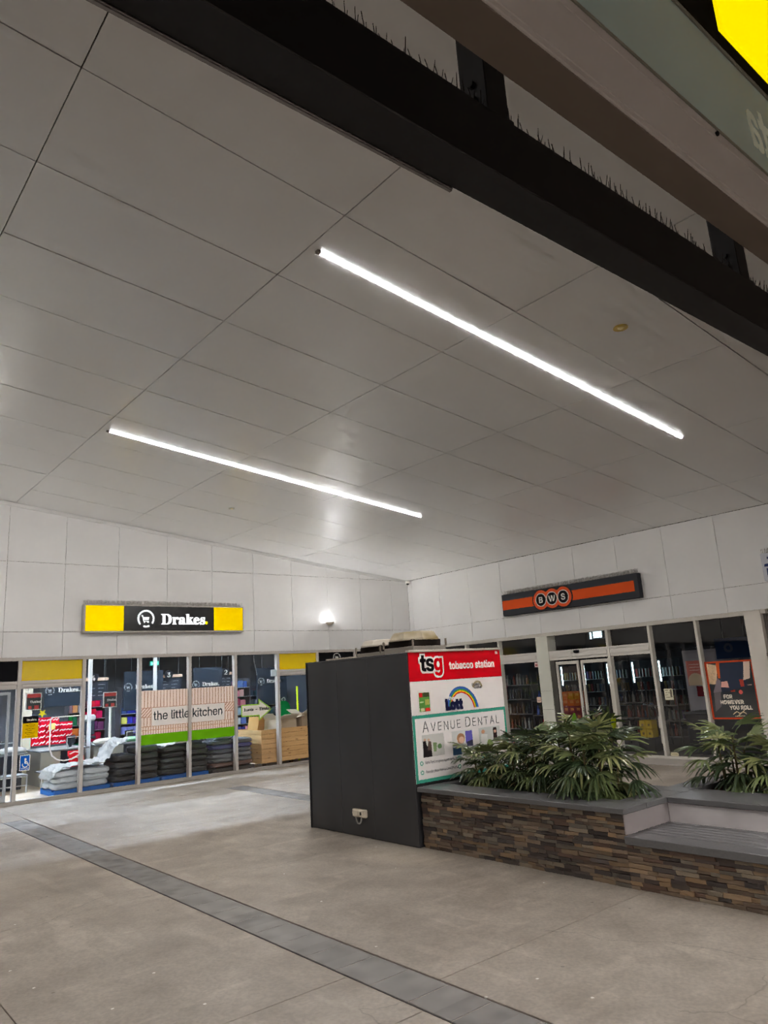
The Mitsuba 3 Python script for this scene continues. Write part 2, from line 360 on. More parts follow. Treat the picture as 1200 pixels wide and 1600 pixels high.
part(fb, 'lit_panel', cbox(CAM[0] + 3.033 * 1.2, CAM[0] + 7.0, D2 - .02, D2 + .004, CAM[2] + 2.791 * 1.2, 6.28, .004), 'matte', YEL, label='glowing yellow panel', emit=rgb(255, 226, 0) * 0.9, weight=.3)
# the shop front that stands behind the photographer
part('wall_front', None, cat(box(-28, 0, -19.6, -19.4, 3.0, 6.3), box(-28, 0, D1 - 3.9, D2 + .012, 6.3, 6.4), box(-28, 0, -23.9, -19.6, 3.052, 3.2), box(-28, 0, -24, -23.9, 0, 3.2), *[box(x, x + .25, -19.6, -19.4, 0, 3.0) for x in np.arange(-28, 0, 4)]), 'matte', rgb(150, 140, 130)); labels['wall_front'] = {'kind': 'structure'}

# ------------------------------------------------------------------ lamps
LEDC = np.array([1.0, 0.965, 0.925])
def led(x0, x1, y, label, L=265, slope=slope):
    t = thing('strip_light', label, 'ceiling light')
    part(t, 'housing', slope(cbox(x0 - .03, x1 + .03, y - .016, y + .016, -0.020, -0.001, .004)), 'matte', WHITE)
    part(t, 'diffuser', slope(cbox(x0, x1, y - .019, y + .019, -0.026, -0.004, .005)), 'matte', WHITE, emit=LEDC * L * 1.12, weight=3)
    part(t, 'end_cap', cat(slope(cbox(x0 - .045, x0 - .002, y - .026, y + .026, -0.030, -0.001, .004)), slope(cbox(x1 + .002, x1 + .03, y - .026, y + .026, -0.030, -0.001, .004))), 'matte', rgb(120, 116, 110))
led(-11.19, -4.29, -11.585, 'long glowing strip light on the ceiling, nearer to the black beam')
led(-11.18, -4.34, -5.48, 'long glowing strip light on the ceiling, nearer to the back wall')
led(-23.0, -16.4, -11.585, 'glowing strip light farther along the ceiling, outside the picture', 190)
led(-23.0, -16.4, -5.48, 'glowing strip light farther along the ceiling, outside the picture to the left', 190)
def level(m): m = m.copy(); m.vertices[:, 2] += 3.05; return m
led(-22.0, -16.0, -22.0, 'strip light in the open shop behind the photographer, left one', 420, level)
led(-13.0, -7.0, -22.0, 'strip light in the open shop behind the photographer, right one', 1050, level)
def fascia(m): m = m.copy(); m.vertices[:, 2] += 3.55; return m
led(-20.0, -6.0, -19.25, 'unseen strip light added behind the photographer to brighten the bulkhead', 75, fascia)  # unseen lamp, added to brighten the bulkhead rails
def downlight(x, y, r, colr, label, cat_):
    z = ZC - SL * x
    t = thing('ceiling_fitting', label, cat_)
    ringm = trimesh.creation.annulus(r * .45, r, .012, sections=28); ringm.apply_translation([x, y, z - .008])
    part(t, 'bezel', ringm, 'metal', colr)
    d = trimesh.creation.icosphere(2, r * .44); d.vertices[:, 2] *= .6; d.apply_translation([x, y, z - .006])
    part(t, 'lens', d, 'gloss', rgb(250, 235, 170))
downlight(-7.756, -12.78, .085, rgb(190, 160, 70), 'small round brass coloured ceiling fitting near the beam', 'downlight')
downlight(-7.68, -3.04, .07, rgb(190, 188, 180), 'tiny pale round ceiling fitting near the back wall', 'sprinkler')
cam_t = thing('security_camera', 'small white dome camera in the ceiling corner where the two walls meet', 'camera')
part(cam_t, 'mount', cbox(-.13, -.005, -.16, -.05, 4.90, 4.985, .01), 'matte', WHITE)
dm = trimesh.creation.icosphere(2, .045); dm.apply_translation([-.075, -.11, 4.895]); part(cam_t, 'dome', dm, 'gloss', BLACK, smooth=True)
def sconce(x, label, L=1900):
    sc_ = thing('wall_light', label, 'wall light')
    bw = trimesh.creation.revolve(np.array(prof + [prof[0]]), sections=24); bw.vertices[:, 1] *= .85; bw.apply_translation([x, -.125, 3.615])
    part(sc_, 'bowl', bw, 'matte', rgb(205, 196, 180), smooth=30)
    part(sc_, 'bracket', cbox(x - .03, x + .03, -.07, 0.0, 3.61, 3.70, .008), 'matte', WHITE)
    lb = trimesh.creation.icosphere(2, .06); lb.vertices[:, 2] *= 1.1; lb.apply_translation([x, -.125, 3.735])
    part(sc_, 'lamp', lb, 'matte', WHITE, emit=np.array([1.0, .97, .90]) * L, weight=2)
prof = [(0.02, 0.0), (0.07, .012), (.115, .045), (.135, .085), (.128, .085), (.108, .052), (.066, .022), (.02, .012)]
sconce(-3.11, 'bright bowl shaped wall light glowing on the back wall')
sconce(-12.57, 'bowl shaped wall light on the back wall, outside the picture to the left', 300)

# ------------------------------------------------------------------ back shopfront (supermarket)
MX_ = [-13.6, -12.35, -11.05, -9.735, -8.475, -7.245, -6.014, -4.768, -3.50, -2.2, -0.95]
w1 = thing('window_1', kind='structure')
part(w1, 'head', cat(cbox(-28, 0, -.02, .10, 2.865, 2.932, .004), box(-28, 0, -.012, 0.002, 2.932, 2.94)), 'matte', ALU)
part(w1, 'sill', cbox(-28, 0, -.02, .10, 0.0, .075, .004), 'matte', rgb(150, 144, 138))
for x in MX_ + [-14.9, -16.2, -17.5, -18.8]:
    part(w1, 'mullion', cbox(x - .036, x + .036, -.03, .11, .07, 2.87, .004), 'matte', ALU)
def transom(a, b, colr, lab=None):
    part(w1, 'transom', cat(cbox(a + .036, b - .036, -.025, .10, 2.385, 2.45, .004), cbox(a + .06, b - .05, -.04, .02, 2.315, 2.375, .006), cbox(a + .036, b - .036, -.01, .09, 2.29, 2.385, .004)), 'matte', ALU)
    return part(w1, 'transom_panel', cbox(a + .036, b - .036, .02, .05, 2.45, 2.866, .003), 'gloss' if lab and 'yellow' in lab else 'matte', colr, label=lab)
transom(-11.05, -9.735, rgb(196, 168, 0), 'yellow transom panel')
transom(-4.768, -3.50, rgb(222, 190, 0), 'yellow transom panel')
transom(-12.35, -11.05, BLACK, 'black transom panel'); transom(-13.6, -12.35, BLACK)
transom(-3.50, -2.2, BLACK, 'black transom panel'); transom(-2.2, -.95, BLACK)
part(w1, 'logo', BACK(-2.82, 2.72, .02).put(cart_emblem(.13), 0, .003), 'matte', WHITE, label='white round trolley emblem')
allx = sorted(MX_ + [-14.9, -16.2, -17.5, -18.8])
for a, b in zip(allx[:-1], allx[1:] ):
    top = 2.29 if (round(a, 2) in (-11.05, -4.77, -12.35, -13.6, -3.5, -2.2)) else 2.866
    if round(a, 2) in (-4.77, -12.35): continue          # open doorways
    q = trimesh.Trimesh([[a + .036, .04, .075], [b - .036, .04, .075], [b - .036, .04, top], [a + .036, .04, top]], [[0, 1, 2], [0, 2, 3]], process=False)
    part(w1, 'pane', q, 'glass')
d1 = thing('door_1', kind='structure')
part(d1, 'leaf_frame', cat(cbox(-11.24, -11.19, .03, .09, .08, 2.24, .004), cbox(-12.3, -11.19, .03, .09, 2.18, 2.24, .004), cbox(-12.3, -11.19, .03, .09, .08, .2, .004)), 'matte', rgb(150, 154, 158))
q = trimesh.Trimesh([[-12.3, .06, .2], [-11.24, .06, .2], [-11.24, .06, 2.18], [-12.3, .06, 2.18]], [[0, 1, 2], [0, 2, 3]], process=False); part(d1, 'pane', q, 'glass')

# big lit sign above
sg = thing('shop_sign', 'wide lit sign on the back wall, black middle between two yellow ends', 'sign')
part(sg, 'case', cbox(-9.83, -5.845, -.16, 0.0, 3.435, 4.075, .01), 'matte', rgb(168, 163, 158))
part(sg, 'yellow_end', box(-9.795, -8.94, -.166, -.15, 3.475, 4.045), 'matte', YEL, emit=rgb(255, 218, 0) * .44, weight=.3, label='lit yellow end panel')
part(sg, 'yellow_end', box(-6.685, -5.875, -.166, -.15, 3.475, 4.045), 'matte', YEL, emit=rgb(255, 210, 0) * .36, weight=.3, label='lit yellow end panel')
part(sg, 'black_panel', box(-8.94, -6.685, -.167, -.15, 3.475, 4.045), 'gloss', BLACK)
g = text('Drakes', .255, 'serif', grow=.022, fit=1.13)
part(sg + '__black_panel', 'letters', BACK(-8.05, 3.625, -.167).put(at(g, -g.bounds[0], 0), 0, .012), 'matte', WHITE, emit=np.array([.92, 1.0, .98]) * 1.6, weight=.3, label='glowing white serif letters')
part(sg + '__black_panel', 'full_stop', BACK(-6.89, 3.66, -.167).put(Point(0, 0).buffer(.037), 0, .012), 'matte', YEL, emit=rgb(255, 220, 0) * 1.0, weight=.1, label='glowing yellow full stop')
part(sg + '__black_panel', 'emblem', BACK(-8.42, 3.755, -.167).put(cart_emblem(.205), 0, .010), 'matte', WHITE, emit=np.array([.92, 1.0, .98]) * 1.3, weight=.2, label='glowing white trolley emblem')
def spikes(t, pts):
    part(t, 'bird_spikes', cat(*[tube([p, np.array(p) + [rng.uniform(-.03, .03), rng.uniform(-.03, .03), .10]], .0028, 3) for p in pts]), 'matte', rgb(120, 112, 104), kind='stuff')
spikes(sg, [(x, y, 4.073) for x in np.arange(-9.8, -5.87, .022) for y in (-.13, -.04)])

# decals and graphics on the glass
kg = thing('window_graphic', 'beige striped window graphic with dark lettering and a green band', 'window sign')
PINKL, BEI = rgb(190, 146, 122), rgb(242, 226, 214)
X0, X1 = -8.435, -6.05
def on_glass(shape, off=0.0, d=.0015, x=0.0, z=0.0): return BACK(x, z, .034).put(shape, off, d)
zb, zt = .90, 2.14
for (a, b) in ((X0, -7.285), (-7.205, X1)):
    pass
part(kg, 'sheet', on_glass(rect(X0, 1.12, X1, 2.105)), 'matte', BEI)
part(kg, 'green_band', on_glass(rect(X0, .895, X1, 1.12)), 'matte', rgb(96, 160, 20), label='green band')
lines = [rect(x, 1.72, x + .02, 2.10) for x in np.arange(X0, X1, .078)]
lines += [rect(X0, 1.705, X1, 1.722), rect(X0, 1.29, X1, 1.302), rect(X0, 1.21, X1, 1.222)]
lines += [rect(x, 1.12, x + .018, 1.30) for x in np.arange(X0, X1, .06)]
for a, b in ((X0, X0 + .27), (X1 - .26, X1)):
    lines += [rect(x, 1.30, x + .018, 1.50) for x in np.arange(a, b, .075)] + [rect(a, 1.50, b, 1.517), rect(a, 1.3, a + .014, 1.71), rect(b - .014, 1.3, b, 1.71)]
    dg = [LineString([(a - .2 + k * .075, 1.51), (a + k * .075, 1.71)]).buffer(.011) for k in range(8)]
    lines.append(union_all(dg).intersection(rect(a, 1.51, b, 1.71)))
part(kg + '__sheet', 'stripes', on_glass(union_all(lines).intersection(rect(X0, 1.12, X1, 2.105)), .0016, .001), 'matte', PINKL, label='pinkish brown printed stripes')
part(kg, 'panel', on_glass(rect(X0 + .265, 1.302, X1 - .262, 1.708), .0016, .0016), 'matte', rgb(240, 234, 228))
g = text('the little kitchen', .205, weight=480, fit=1.76)
part(kg + '__panel', 'letters', on_glass(at(g, -8.135 - g.bounds[0], 1.43), .0034, .001), 'matte', rgb(30, 34, 40), label='dark lettering')
ar = thing('arrow_sign', 'white arrow decal with green edge on the glass above the timber bin', 'sign')
arrow = Polygon([(0, .12), (.50, .12), (.50, 0), (.90, .27), (.50, .55), (.50, .42), (0, .42)])
part(ar, 'edge', on_glass(at(arrow, -5.85, 1.20)), 'matte', rgb(150, 190, 70))
part(ar, 'face', on_glass(at(arrow.buffer(-.03), -5.85, 1.20), .0016, .001), 'matte', rgb(228, 224, 214))
g1, g2 = text('Inside', .075, 'serif', grow=.02), text('Drakes', .085, 'serif', grow=.03)
part(ar + '__face', 'letters', on_glass(union_all([at(g1, -5.77, 1.455), at(g2, -5.33, 1.455), rect(-5.44, 1.475, -5.38, 1.49)]), .0026, .001), 'matte', BLACK)
def sticker(name, label, catg, x0, x1, z0, z1, layers):
    t = thing(name, label, catg)
    for nm, shape, colr in [('sheet', rect(x0, z0, x1, z1), layers[0])] + list(layers[1:]):
        part(t, nm, on_glass(shape, .0002 + .0012 * (nm != 'sheet') + .0008 * (nm in ('letters', 'symbol')), .001), 'matte', colr)
    return t
wh = union_all([Point(-10.845, .87).buffer(.022), LineString([(-10.85, .845), (-10.85, .79), (-10.80, .79), (-10.785, .745)]).buffer(.011), LineString([(-10.85, .82), (-10.81, .82)]).buffer(.009), at(ring(.045, .062), -10.845, .765).intersection(rect(-11, .6, -10.8, .79))])
tx = union_all([at(text('ACCESS', .028, weight=700, centre=True), -10.85, .675)])
sticker('access_sticker', 'blue wheelchair symbol sticker on the glass beside the left door', 'sticker', -10.955, -10.755, .645, .955, [WHITE, ('panel', rect(-10.94, .66, -10.77, .94), rgb(20, 80, 160)), ('symbol', union_all([wh, tx]), WHITE)])
g = text('Drakes.', .045, 'serif', grow=.03)
lines = [rect(-10.88, 1.54 - .075 * k, -10.69, 1.547 - .075 * k) for k in range(4)] + [rect(-10.85, 1.51 - .075 * k, -10.72, 1.515 - .075 * k) for k in range(3)]
sticker('notice', 'yellow notice with a black heading on the glass beside the left door', 'notice', -10.935, -10.63, 1.285, 1.585, [rgb(205, 165, 10), ('heading', rect(-10.935, 1.585, -10.63, 1.72), BLACK), ('letters', at(g, -10.86, 1.63), WHITE), ('print', union_all(lines), rgb(90, 62, 10))])
ln = LineString([(-9.76, 1.665), (-10.36, 1.665), (-10.385, 1.62), (-10.385, 1.05), (-10.33, .88), (-10.22, .79), (-10.08, .755), (-9.93, .775), (-9.77, .85)]).buffer(.014)
solo('line_decal', on_glass(ln), 'matte', rgb(240, 238, 240), label='thin white curved outline decal on the glass in front of the red cartons', cat='decal')
solo('hanging_cable', tube([(-5.43, .09, 2.86), (-5.42, .10, 2.7), (-5.37, .10, 2.5), (-5.345, .10, 2.34)], .006, 5), 'matte', rgb(150, 154, 158), label='thin pale cable hanging inside the glass above the arrow decal', cat='cable')
solo('window_box', cbox(-4.975, -4.81, .0, .034, 2.29, 2.46, .008), 'matte', rgb(200, 215, 222), label='small pale box on the glass high beside the mullion, right of the arrow', cat='box')

# ------------------------------------------------------------------ supermarket interior
part('floor_001', None, box(-28, 0.1, 0.0, 12, -.3, .004), 'vinyl_floor'); labels['floor_001'] = {'kind': 'structure'}
part('ceiling_001', None, box(-28, .1, .25, 12, 4.6, 4.7), 'matte', rgb(40, 42, 46)); labels['ceiling_001'] = {'kind': 'structure'}
part('wall_shop', None, cat(box(-28, .1, 11.9, 12.1, 0, 4.6), box(-28.1, -27.9, .2, 12, 0, 4.6), box(-.05, .12, .25, 12, 0, 4.6)), 'matte', rgb(52, 55, 60)); labels['wall_shop'] = {'kind': 'structure'}
# dark ceiling beams and ducts seen high through the glass
for k, y in enumerate((5.2, 7.4, 9.6)):
    solo('ceiling_duct', cbox(-20, -.2, y, y + .5, 3.55 + .1 * k, 3.9 + .1 * k, .04), 'matte', rgb(44, 48, 54), label='dark duct running under the supermarket ceiling', cat='duct', group='dark ducts under the supermarket ceiling')
for k, (xa, xb) in enumerate(((-19, -13.2), (-12.2, -7.9), (-7.0, -3.2))):
    t = thing('shop_light', 'cool white linear light inside the supermarket ceiling', 'ceiling light', 'linear lights inside the supermarket')
    part(t, 'housing', cbox(xa, xb, 2.95, 3.13, 4.21, 4.27, .01), 'matte', WHITE)
    part(t, 'diffuser', cbox(xa + .03, xb - .03, 2.98, 3.10, 4.17, 4.212, .01), 'matte', WHITE, emit=np.array([.74, .93, 1.16]) * 640, weight=2)
t = thing('shop_light', 'cool white linear light deep inside the supermarket ceiling', 'ceiling light')
part(t, 'diffuser', cbox(-14, -3, 8.6, 8.75, 4.2, 4.24, .01), 'matte', WHITE, emit=np.array([.9, .97, 1.04]) * 160, weight=1)
for x, lab in ((-8.47, 'white square column inside the glass above the pale chair'), (-6.68, 'white square column inside the glass behind the beige graphic')):
    solo('support_column', cbox(x - .045, x + .045, 3.46, 3.55, 0, 4.6, .008), 'matte', rgb(214, 224, 230), label=lab, cat='column')

def lane_sign(x0, x1, z0, z1, y, label, tx_x, tx_z, s=1.0):
    t = thing('checkout_sign', label, 'sign')
    part(t, 'board', cbox(x0, x1, y, y + .06, z0, z1, .006), 'matte', rgb(32, 36, 42))
    part(t, 'hanger', cat(tube([(x0 + .2, y + .03, z1 - .01), (x0 + .2, y + .03, 4.6)], .006, 5), tube([(x1 - .2, y + .03, z1 - .01), (x1 - .2, y + .03, 4.6)], .006, 5)), 'matte', rgb(70, 74, 80))
    g = text('Drakes.', .115 * s, 'serif', grow=.03, fit=.55 * s)
    part(t + '__board', 'letters', BACK(tx_x, tx_z, y).put(at(g, -g.bounds[0], 0), 0, .004), 'matte', rgb(250, 252, 252), label='white serif lettering')
    part(t + '__board', 'emblem', BACK(tx_x - .20 * s, tx_z + .05 * s, y).put(cart_emblem(.115 * s), 0, .004), 'matte', rgb(225, 230, 232), label='white trolley emblem')
lane_sign(-9.6, -8.66, 1.86, 2.36, 3.5, 'charcoal hanging sign above the red cartons', -9.28, 2.22)
lane_sign(-7.50, -6.38, 1.62, 2.68, 3.64, 'tall charcoal hanging sign left of the beige graphic', -7.19, 2.20)
lane_sign(-5.51, -4.58, 1.75, 2.70, 3.5, 'charcoal hanging sign above the beige graphic', -5.24, 2.17)
lane_sign(-3.40, -2.32, 1.50, 2.62, 3.5, 'charcoal hanging sign right of the arrow decal', -3.06, 2.16)
def lane_board(x0, x1, num, cx, label):
    t = thing('lane_board', label, 'sign'); y = 3.8; x0 += .1; x1 += .1; cx += .1
    part(t, 'timber_top', cbox(x0, x1, y, y + .12, 2.47, 2.555, .006), 'matte', rgb(216, 180, 152))
    part(t, 'board', cbox(x0 + .02, x1 - .02, y + .02, y + .08, 1.95, 2.47, .004), 'matte', rgb(36, 38, 44))
    part(t, 'number_disc', BACK(cx, 2.545, y).put(Point(0, 0).buffer(.125, 24), 0, .012), 'matte', BLACK)
    part(t + '__number_disc', 'number', BACK(cx, 2.475, y - .012).put(text(num, .14, weight=700, centre=True), 0, .003), 'matte', WHITE)
    w = x1 - x0
    part(t, 'print', BACK(x0, 0, y + .02).put(union_all([rect(w * a, 2.36 - .095 * k, w * (a + l), 2.375 - .095 * k) for k in range(4) for a, l in ((.12, .25 + .08 * (k % 2)), (.58, .28 - .06 * (k % 3)))]), 0, .003), 'matte', rgb(190, 194, 198))
    part(t, 'hanger', cat(*[tube([(x, y + .06, 2.55), (x, y + .06, 4.6)], .006, 5) for x in (x0 + .1, x1 - .1)]), 'matte', rgb(70, 74, 80))
lane_board(-8.62, -7.98, '4', -8.40, 'lane board with timber top and number 4 beside the white column')
lane_board(-6.62, -5.82, '3', -6.25, 'lane board with timber top and number 3 above the beige graphic')
lane_board(-4.62, -4.2, '2', -4.42, 'lane board with timber top and number 2 above the right end of the beige graphic')

def counter(x, y, label, reg=None, w=1.0):
    t = thing('checkout_counter', label, 'counter')
    part(t, 'body', cbox(x, x + .55 * w, y, y + 1.5, .0, .80, .01), 'matte', rgb(164, 160, 146))
    part(t, 'worktop', cbox(x - .04, x + 1.35 * w, y - .04, y + 1.55, .80, .84, .006), 'matte', rgb(112, 116, 118))
    part(t, 'dark_front', cbox(x + .55 * w, x + 1.25 * w, y + .1, y + 1.4, .02, .80, .01), 'matte', rgb(38, 40, 46))
    part(t, 'bench_frame', cat(*[tube([(a, y - .55, 0), (a, y - .55, .36)], .018, 6) for a in (x - .1, x + 1.2 * w)], tube([(x - .1, y - .55, .16), (x + 1.2 * w, y - .55, .16)], .016, 6), tube([(x - .1, y - .55, .36), (x + 1.2 * w, y - .55, .36)], .018, 6)), 'metal', rgb(190, 192, 192))
    part(t, 'low_shelf', cbox(x - .12, x + 1.22 * w, y - .58, y - .02, .36, .40, .006), 'matte', rgb(120, 124, 128))
    part(t, 'bag_frame', cat(*[tube([(a, y + .05, .84), (a, y + .05, 1.10)], .012, 6) for a in (x + .62, x + 1.05)], tube([(x + .62, y + .05, 1.10), (x + 1.05, y + .05, 1.10)], .012, 6)), 'metal', rgb(200, 202, 204))
    if reg:
        m = thing('register', reg, 'register')
        part(m, 'screen', rotz(cbox(x + .72, x + .98, y + .5, y + .53, .93, 1.12, .01), 18, [x + .85, y + .5, 1]), 'gloss', rgb(24, 26, 30))
        part(m, 'stand', cbox(x + .82, x + .88, y + .51, y + .57, .84, .97, .008), 'matte', rgb(30, 30, 34))
    return t
counter(-11.5, 2.6, 'pale checkout counter behind the left door', 'dark register screen on the counter behind the left door')
counter(-9.85, 2.7, 'pale checkout counter in front of the red cartons', 'dark register screen in front of the red cartons', .85)
counter(-8.35, 2.7, 'pale checkout counter behind the silver bags', 'dark register screen behind the silver bags', .95)
counter(-6.5, 2.7, 'pale checkout counter behind the beige graphic')
for k, (x, y, z, s, c_, lab) in enumerate(((-11.15, 2.95, .84, .16, (235, 235, 230), 'pale carrier bags heaped on the left checkout counter'), (-10.45, 2.85, .84, .2, (215, 222, 226), 'white carrier bags on the end of the left checkout counter'), (-8.2, 3.0, .84, .2, (224, 226, 222), 'white paper bags on the counter behind the silver bags'), (-7.5, 3.0, .84, .17, (120, 190, 140), 'greenish bags on the counter behind the silver bags'), (-7.2, 3.2, .84, .16, (60, 90, 210), 'blue bags on the counter behind the silver bags'))):
    m = trimesh.creation.icosphere(3, 1.0); v = m.vertices
    v *= (1 + .35 * (meshkit.fbm(v * 2.2 + 5 * k, 3) - .5))[:, None]
    m.vertices = v * [s * 1.6, s, s * .45] + [x, y, z + s * .32]
    solo('carrier_bag', m, 'shine', rgb(*c_), smooth=True, label=lab, cat='bag')
# chair with pale head cloth
ch = thing('office_chair', 'dark chair with a pale cloth over its back, beside the white column', 'chair')
part(ch, 'backrest', cbox(-8.30, -7.98, 4.5, 4.58, 1.02, 1.42, .04), 'matte', rgb(50, 54, 60))
part(ch, 'cloth', cbox(-8.32, -7.96, 4.47, 4.61, 1.40, 1.58, .05), 'matte', rgb(220, 236, 240))
part(ch, 'seat', cbox(-8.34, -7.94, 4.5, 4.95, .92, 1.0, .03), 'matte', rgb(44, 46, 50)); part(ch, 'stem', tube([(-8.14, 4.7, 0.02), (-8.14, 4.7, .93)], .03), 'matte', BLACK)
solo('white_pole', tube([(-8.04, 3.15, 0), (-8.04, 3.15, 1.85)], .035), 'matte', rgb(226, 232, 222), label='slim white pole holding a small framed sign', cat='pole')
def small_sign(x, z, y, label):
    t = thing('framed_sign', label, 'sign')
    part(t, 'frame', cbox(x, x + .36, y, y + .02, z, z + .40, .004), 'matte', WHITE)
    part(t, 'board', BACK(x, z, y).put(rect(.03, .02, .34, .38), 0, .003), 'matte', rgb(46, 48, 48))
    part(t, 'photo_strip', BACK(x, z, y - .003).put(union_all([rect(.03, .29, .34, .38), rect(.06, .03, .14, .10), rect(.2, .02, .30, .11)]), 0, .001), 'matte', rgb(190, 70, 66), label='red photo strip')
    g = text('Drakes', .06, 'serif', grow=.03); part(t, 'letters', BACK(x, z, y - .003).put(at(g, .1, .17), 0, .002), 'matte', WHITE)
    part(t, 'hanger', cat(*[tube([(x + q, y + .01, z + .39), (x + q, y + .01, 4.6)], .004, 4) for q in (.05, .31)]), 'matte', rgb(70, 74, 80))
small_sign(-8.27, 1.75, 3.05, 'small framed sign with a red strip on the white pole')
small_sign(-10.32, 1.82, 2.4, 'small framed sign with a red strip left of the first charcoal sign')
solo('pale_column', cbox(-9.98, -9.78, 3.9, 4.1, 0, 4.6, .01), 'matte', rgb(206, 200, 176), label='cream column behind the left framed sign', cat='column')
star = Polygon([((.11 if k % 2 else .05) * math.cos(k * math.pi / 5 + .3), (.11 if k % 2 else .05) * math.sin(k * math.pi / 5 + .3)) for k in range(10)])
solo('star_sign', BACK(-9.72, 1.72, 3.2).put(star, 0, .01), 'matte', rgb(230, 210, 40), label='yellow star shaped price sign', cat='sign')
ex = thing('exit_sign', 'small glowing green exit sign high inside above the beige graphic', 'exit sign')
part(ex, 'case', cbox(-6.28, -5.96, 4.9, 4.95, 2.86, 3.02, .006), 'matte', rgb(20, 60, 50)); part(ex, 'face', box(-6.25, -5.99, 4.89, 4.90, 2.88, 3.0), 'matte', rgb(60, 200, 160), emit=np.array([.08, .75, .5]) * .9, weight=.1)
part(ex, 'letters', BACK(-6.12, 2.905, 4.89).put(text('EXIT', .06, weight=700, centre=True), 0, .003), 'matte', WHITE); part(ex, 'hanger', tube([(-6.12, 4.92, 3.0), (-6.12, 4.92, 4.6)], .008, 5), 'matte', BLACK)

# red drink cartons
for r in range(5):
    for c_ in range(6):
        if r == 4 and c_ in (4, 5): continue
        x0, z0 = -9.55 + .172 * c_ + rng.uniform(-.006, .006), .86 + .145 * r
        t = thing('red_carton', 'red drink carton stacked behind the checkout counter', 'carton', 'red drink cartons in the stack behind the counter')
        part(t, 'box', cbox(x0, x0 + .166, 4.72, 4.95, z0, z0 + .142, .004), 'matte', rgb(214, 22, 44))
        sw = LineString([(.015, .05 + rng.uniform(-.02, .02)), (.06, .085), (.10, .06), (.15, .09 + rng.uniform(-.02, .02))]).buffer(.016)
        part(t, 'white_wave', BACK(x0, z0, 4.72).put(sw, 0, .002), 'matte', rgb(246, 226, 228))
solo('carton_stand', cbox(-9.6, -8.5, 4.6, 5.1, 0, .858, .01), 'matte', rgb(60, 62, 66), label='dark stand under the stacked red cartons', cat='stand')
for r in range(3):
    t = thing('red_carton', 'red drink carton in the low stack below the others', 'carton', 'red drink cartons in the low stack')
    part(t, 'box', cbox(-9.22 - .03 * r, -8.88 - .03 * r, 2.42, 2.52, .405 + .13 * r, .53 + .13 * r, .004), 'matte', rgb(222, 40, 48)); part(t, 'white_wave', BACK(-9.22 - .03 * r, .42 + .13 * r, 2.42).put(LineString([(.03, .04), (.14, .085), (.3, .05)]).buffer(.016), 0, .002), 'matte', rgb(246, 220, 220))
solo('price_card', BACK(-9.15, 1.25, 4.68).put(rect(0, 0, .17, .17), 0, .004), 'matte', rgb(250, 230, 120), label='yellow price card on the red cartons', cat='card')

# shelves of products
PAL = [(190, 24, 40), (200, 50, 60), (40, 50, 150), (80, 60, 160), (120, 150, 220), (236, 236, 236), (230, 190, 40), (30, 90, 60), (150, 40, 60), (60, 40, 90), (220, 120, 50), (200, 210, 230)]
def shelf_unit(x0, x1, y, z1, label, glabel, group, pal, dens=1.0, facing='back', lv=6):
    t = thing('shelf_unit', label, 'shelf')
    def bx(a, b, c, d, e, f): return cbox(a, b, c, d, e, f, .004) if facing == 'back' else cbox(c, d, -b, -a, e, f, .004)
    part(t, 'back', bx(x0, x1, y + .36, y + .40, 0, z1), 'matte', rgb(40, 40, 44))
    for e in (x0, x1 - .03): part(t, 'side', bx(e, e + .03, y, y + .36, 0, z1), 'matte', rgb(58, 58, 62))
    hs = np.linspace(.12, z1 - (z1 - .12) / lv, lv)
    for h in hs:
        part(t, 'shelf', bx(x0 + .03, x1 - .03, y, y + .36, h - .02, h), 'matte', rgb(120, 122, 124))
        x = x0 + .05
        ch_ = pal[rng.integers(len(pal))]
        while x < x1 - .12:
            w = rng.uniform(.10, .2)
            if rng.random() < .55: ch_ = pal[rng.integers(len(pal))]
            hh = min(rng.uniform(.6, .9) * (hs[1] - hs[0] - .03), .34)
            if rng.random() < dens and x + w < x1 - .04:
                t2 = thing('packet', glabel, 'packet', group)
                part(t2, None, bx(x, x + w - .012, y + .03, y + .25, h + .0005, h + hh), 'matte', rgb(*np.clip(np.array(ch_) + rng.integers(-18, 18, 3), 0, 255)))
            x += w
shelf_unit(-7.95, -7.30, 5.6, 2.1, 'dark shelf unit of red packets beside the second charcoal sign', 'packet on the shelf unit of red packets', 'packets on the red shelf unit', [(176, 20, 40), (190, 30, 50), (150, 24, 40), (210, 80, 90), (60, 30, 60)])
shelf_unit(-7.25, -6.35, 4.6, 1.8, 'shelf unit of blue and purple packets left of the beige graphic', 'packet on the shelf unit of blue and purple packets', 'packets on the blue and purple shelf unit', [(50, 50, 130), (90, 70, 170), (120, 140, 220), (235, 235, 240), (40, 36, 90), (230, 210, 80)])
shelf_unit(-8.1, -7.2, 6.6, 2.75, 'tall shelf unit with dull orange and green packets high behind', 'packet on the tall shelf unit behind', 'packets on the tall shelf unit', [(130, 110, 90), (60, 70, 110), (30, 110, 70), (210, 110, 60), (120, 100, 100)], lv=7)
shelf_unit(-3.95, -3.25, 4.2, 2.35, 'shelf unit of blue and pink packets behind the arrow decal', 'packet on the shelf unit behind the arrow decal', 'packets behind the arrow decal', [(80, 100, 190), (150, 170, 225), (200, 120, 150), (220, 220, 235), (50, 60, 140), (120, 60, 90)], lv=8)
shelf_unit(-10.9, -9.9, 6.8, 2.4, 'dark shelf unit left of the red cartons', 'packet on the dark shelf unit left of the red cartons', 'packets on the dark shelf unit', [(34, 20, 22), (44, 42, 40), (24, 24, 28), (26, 32, 42), (54, 28, 28)])
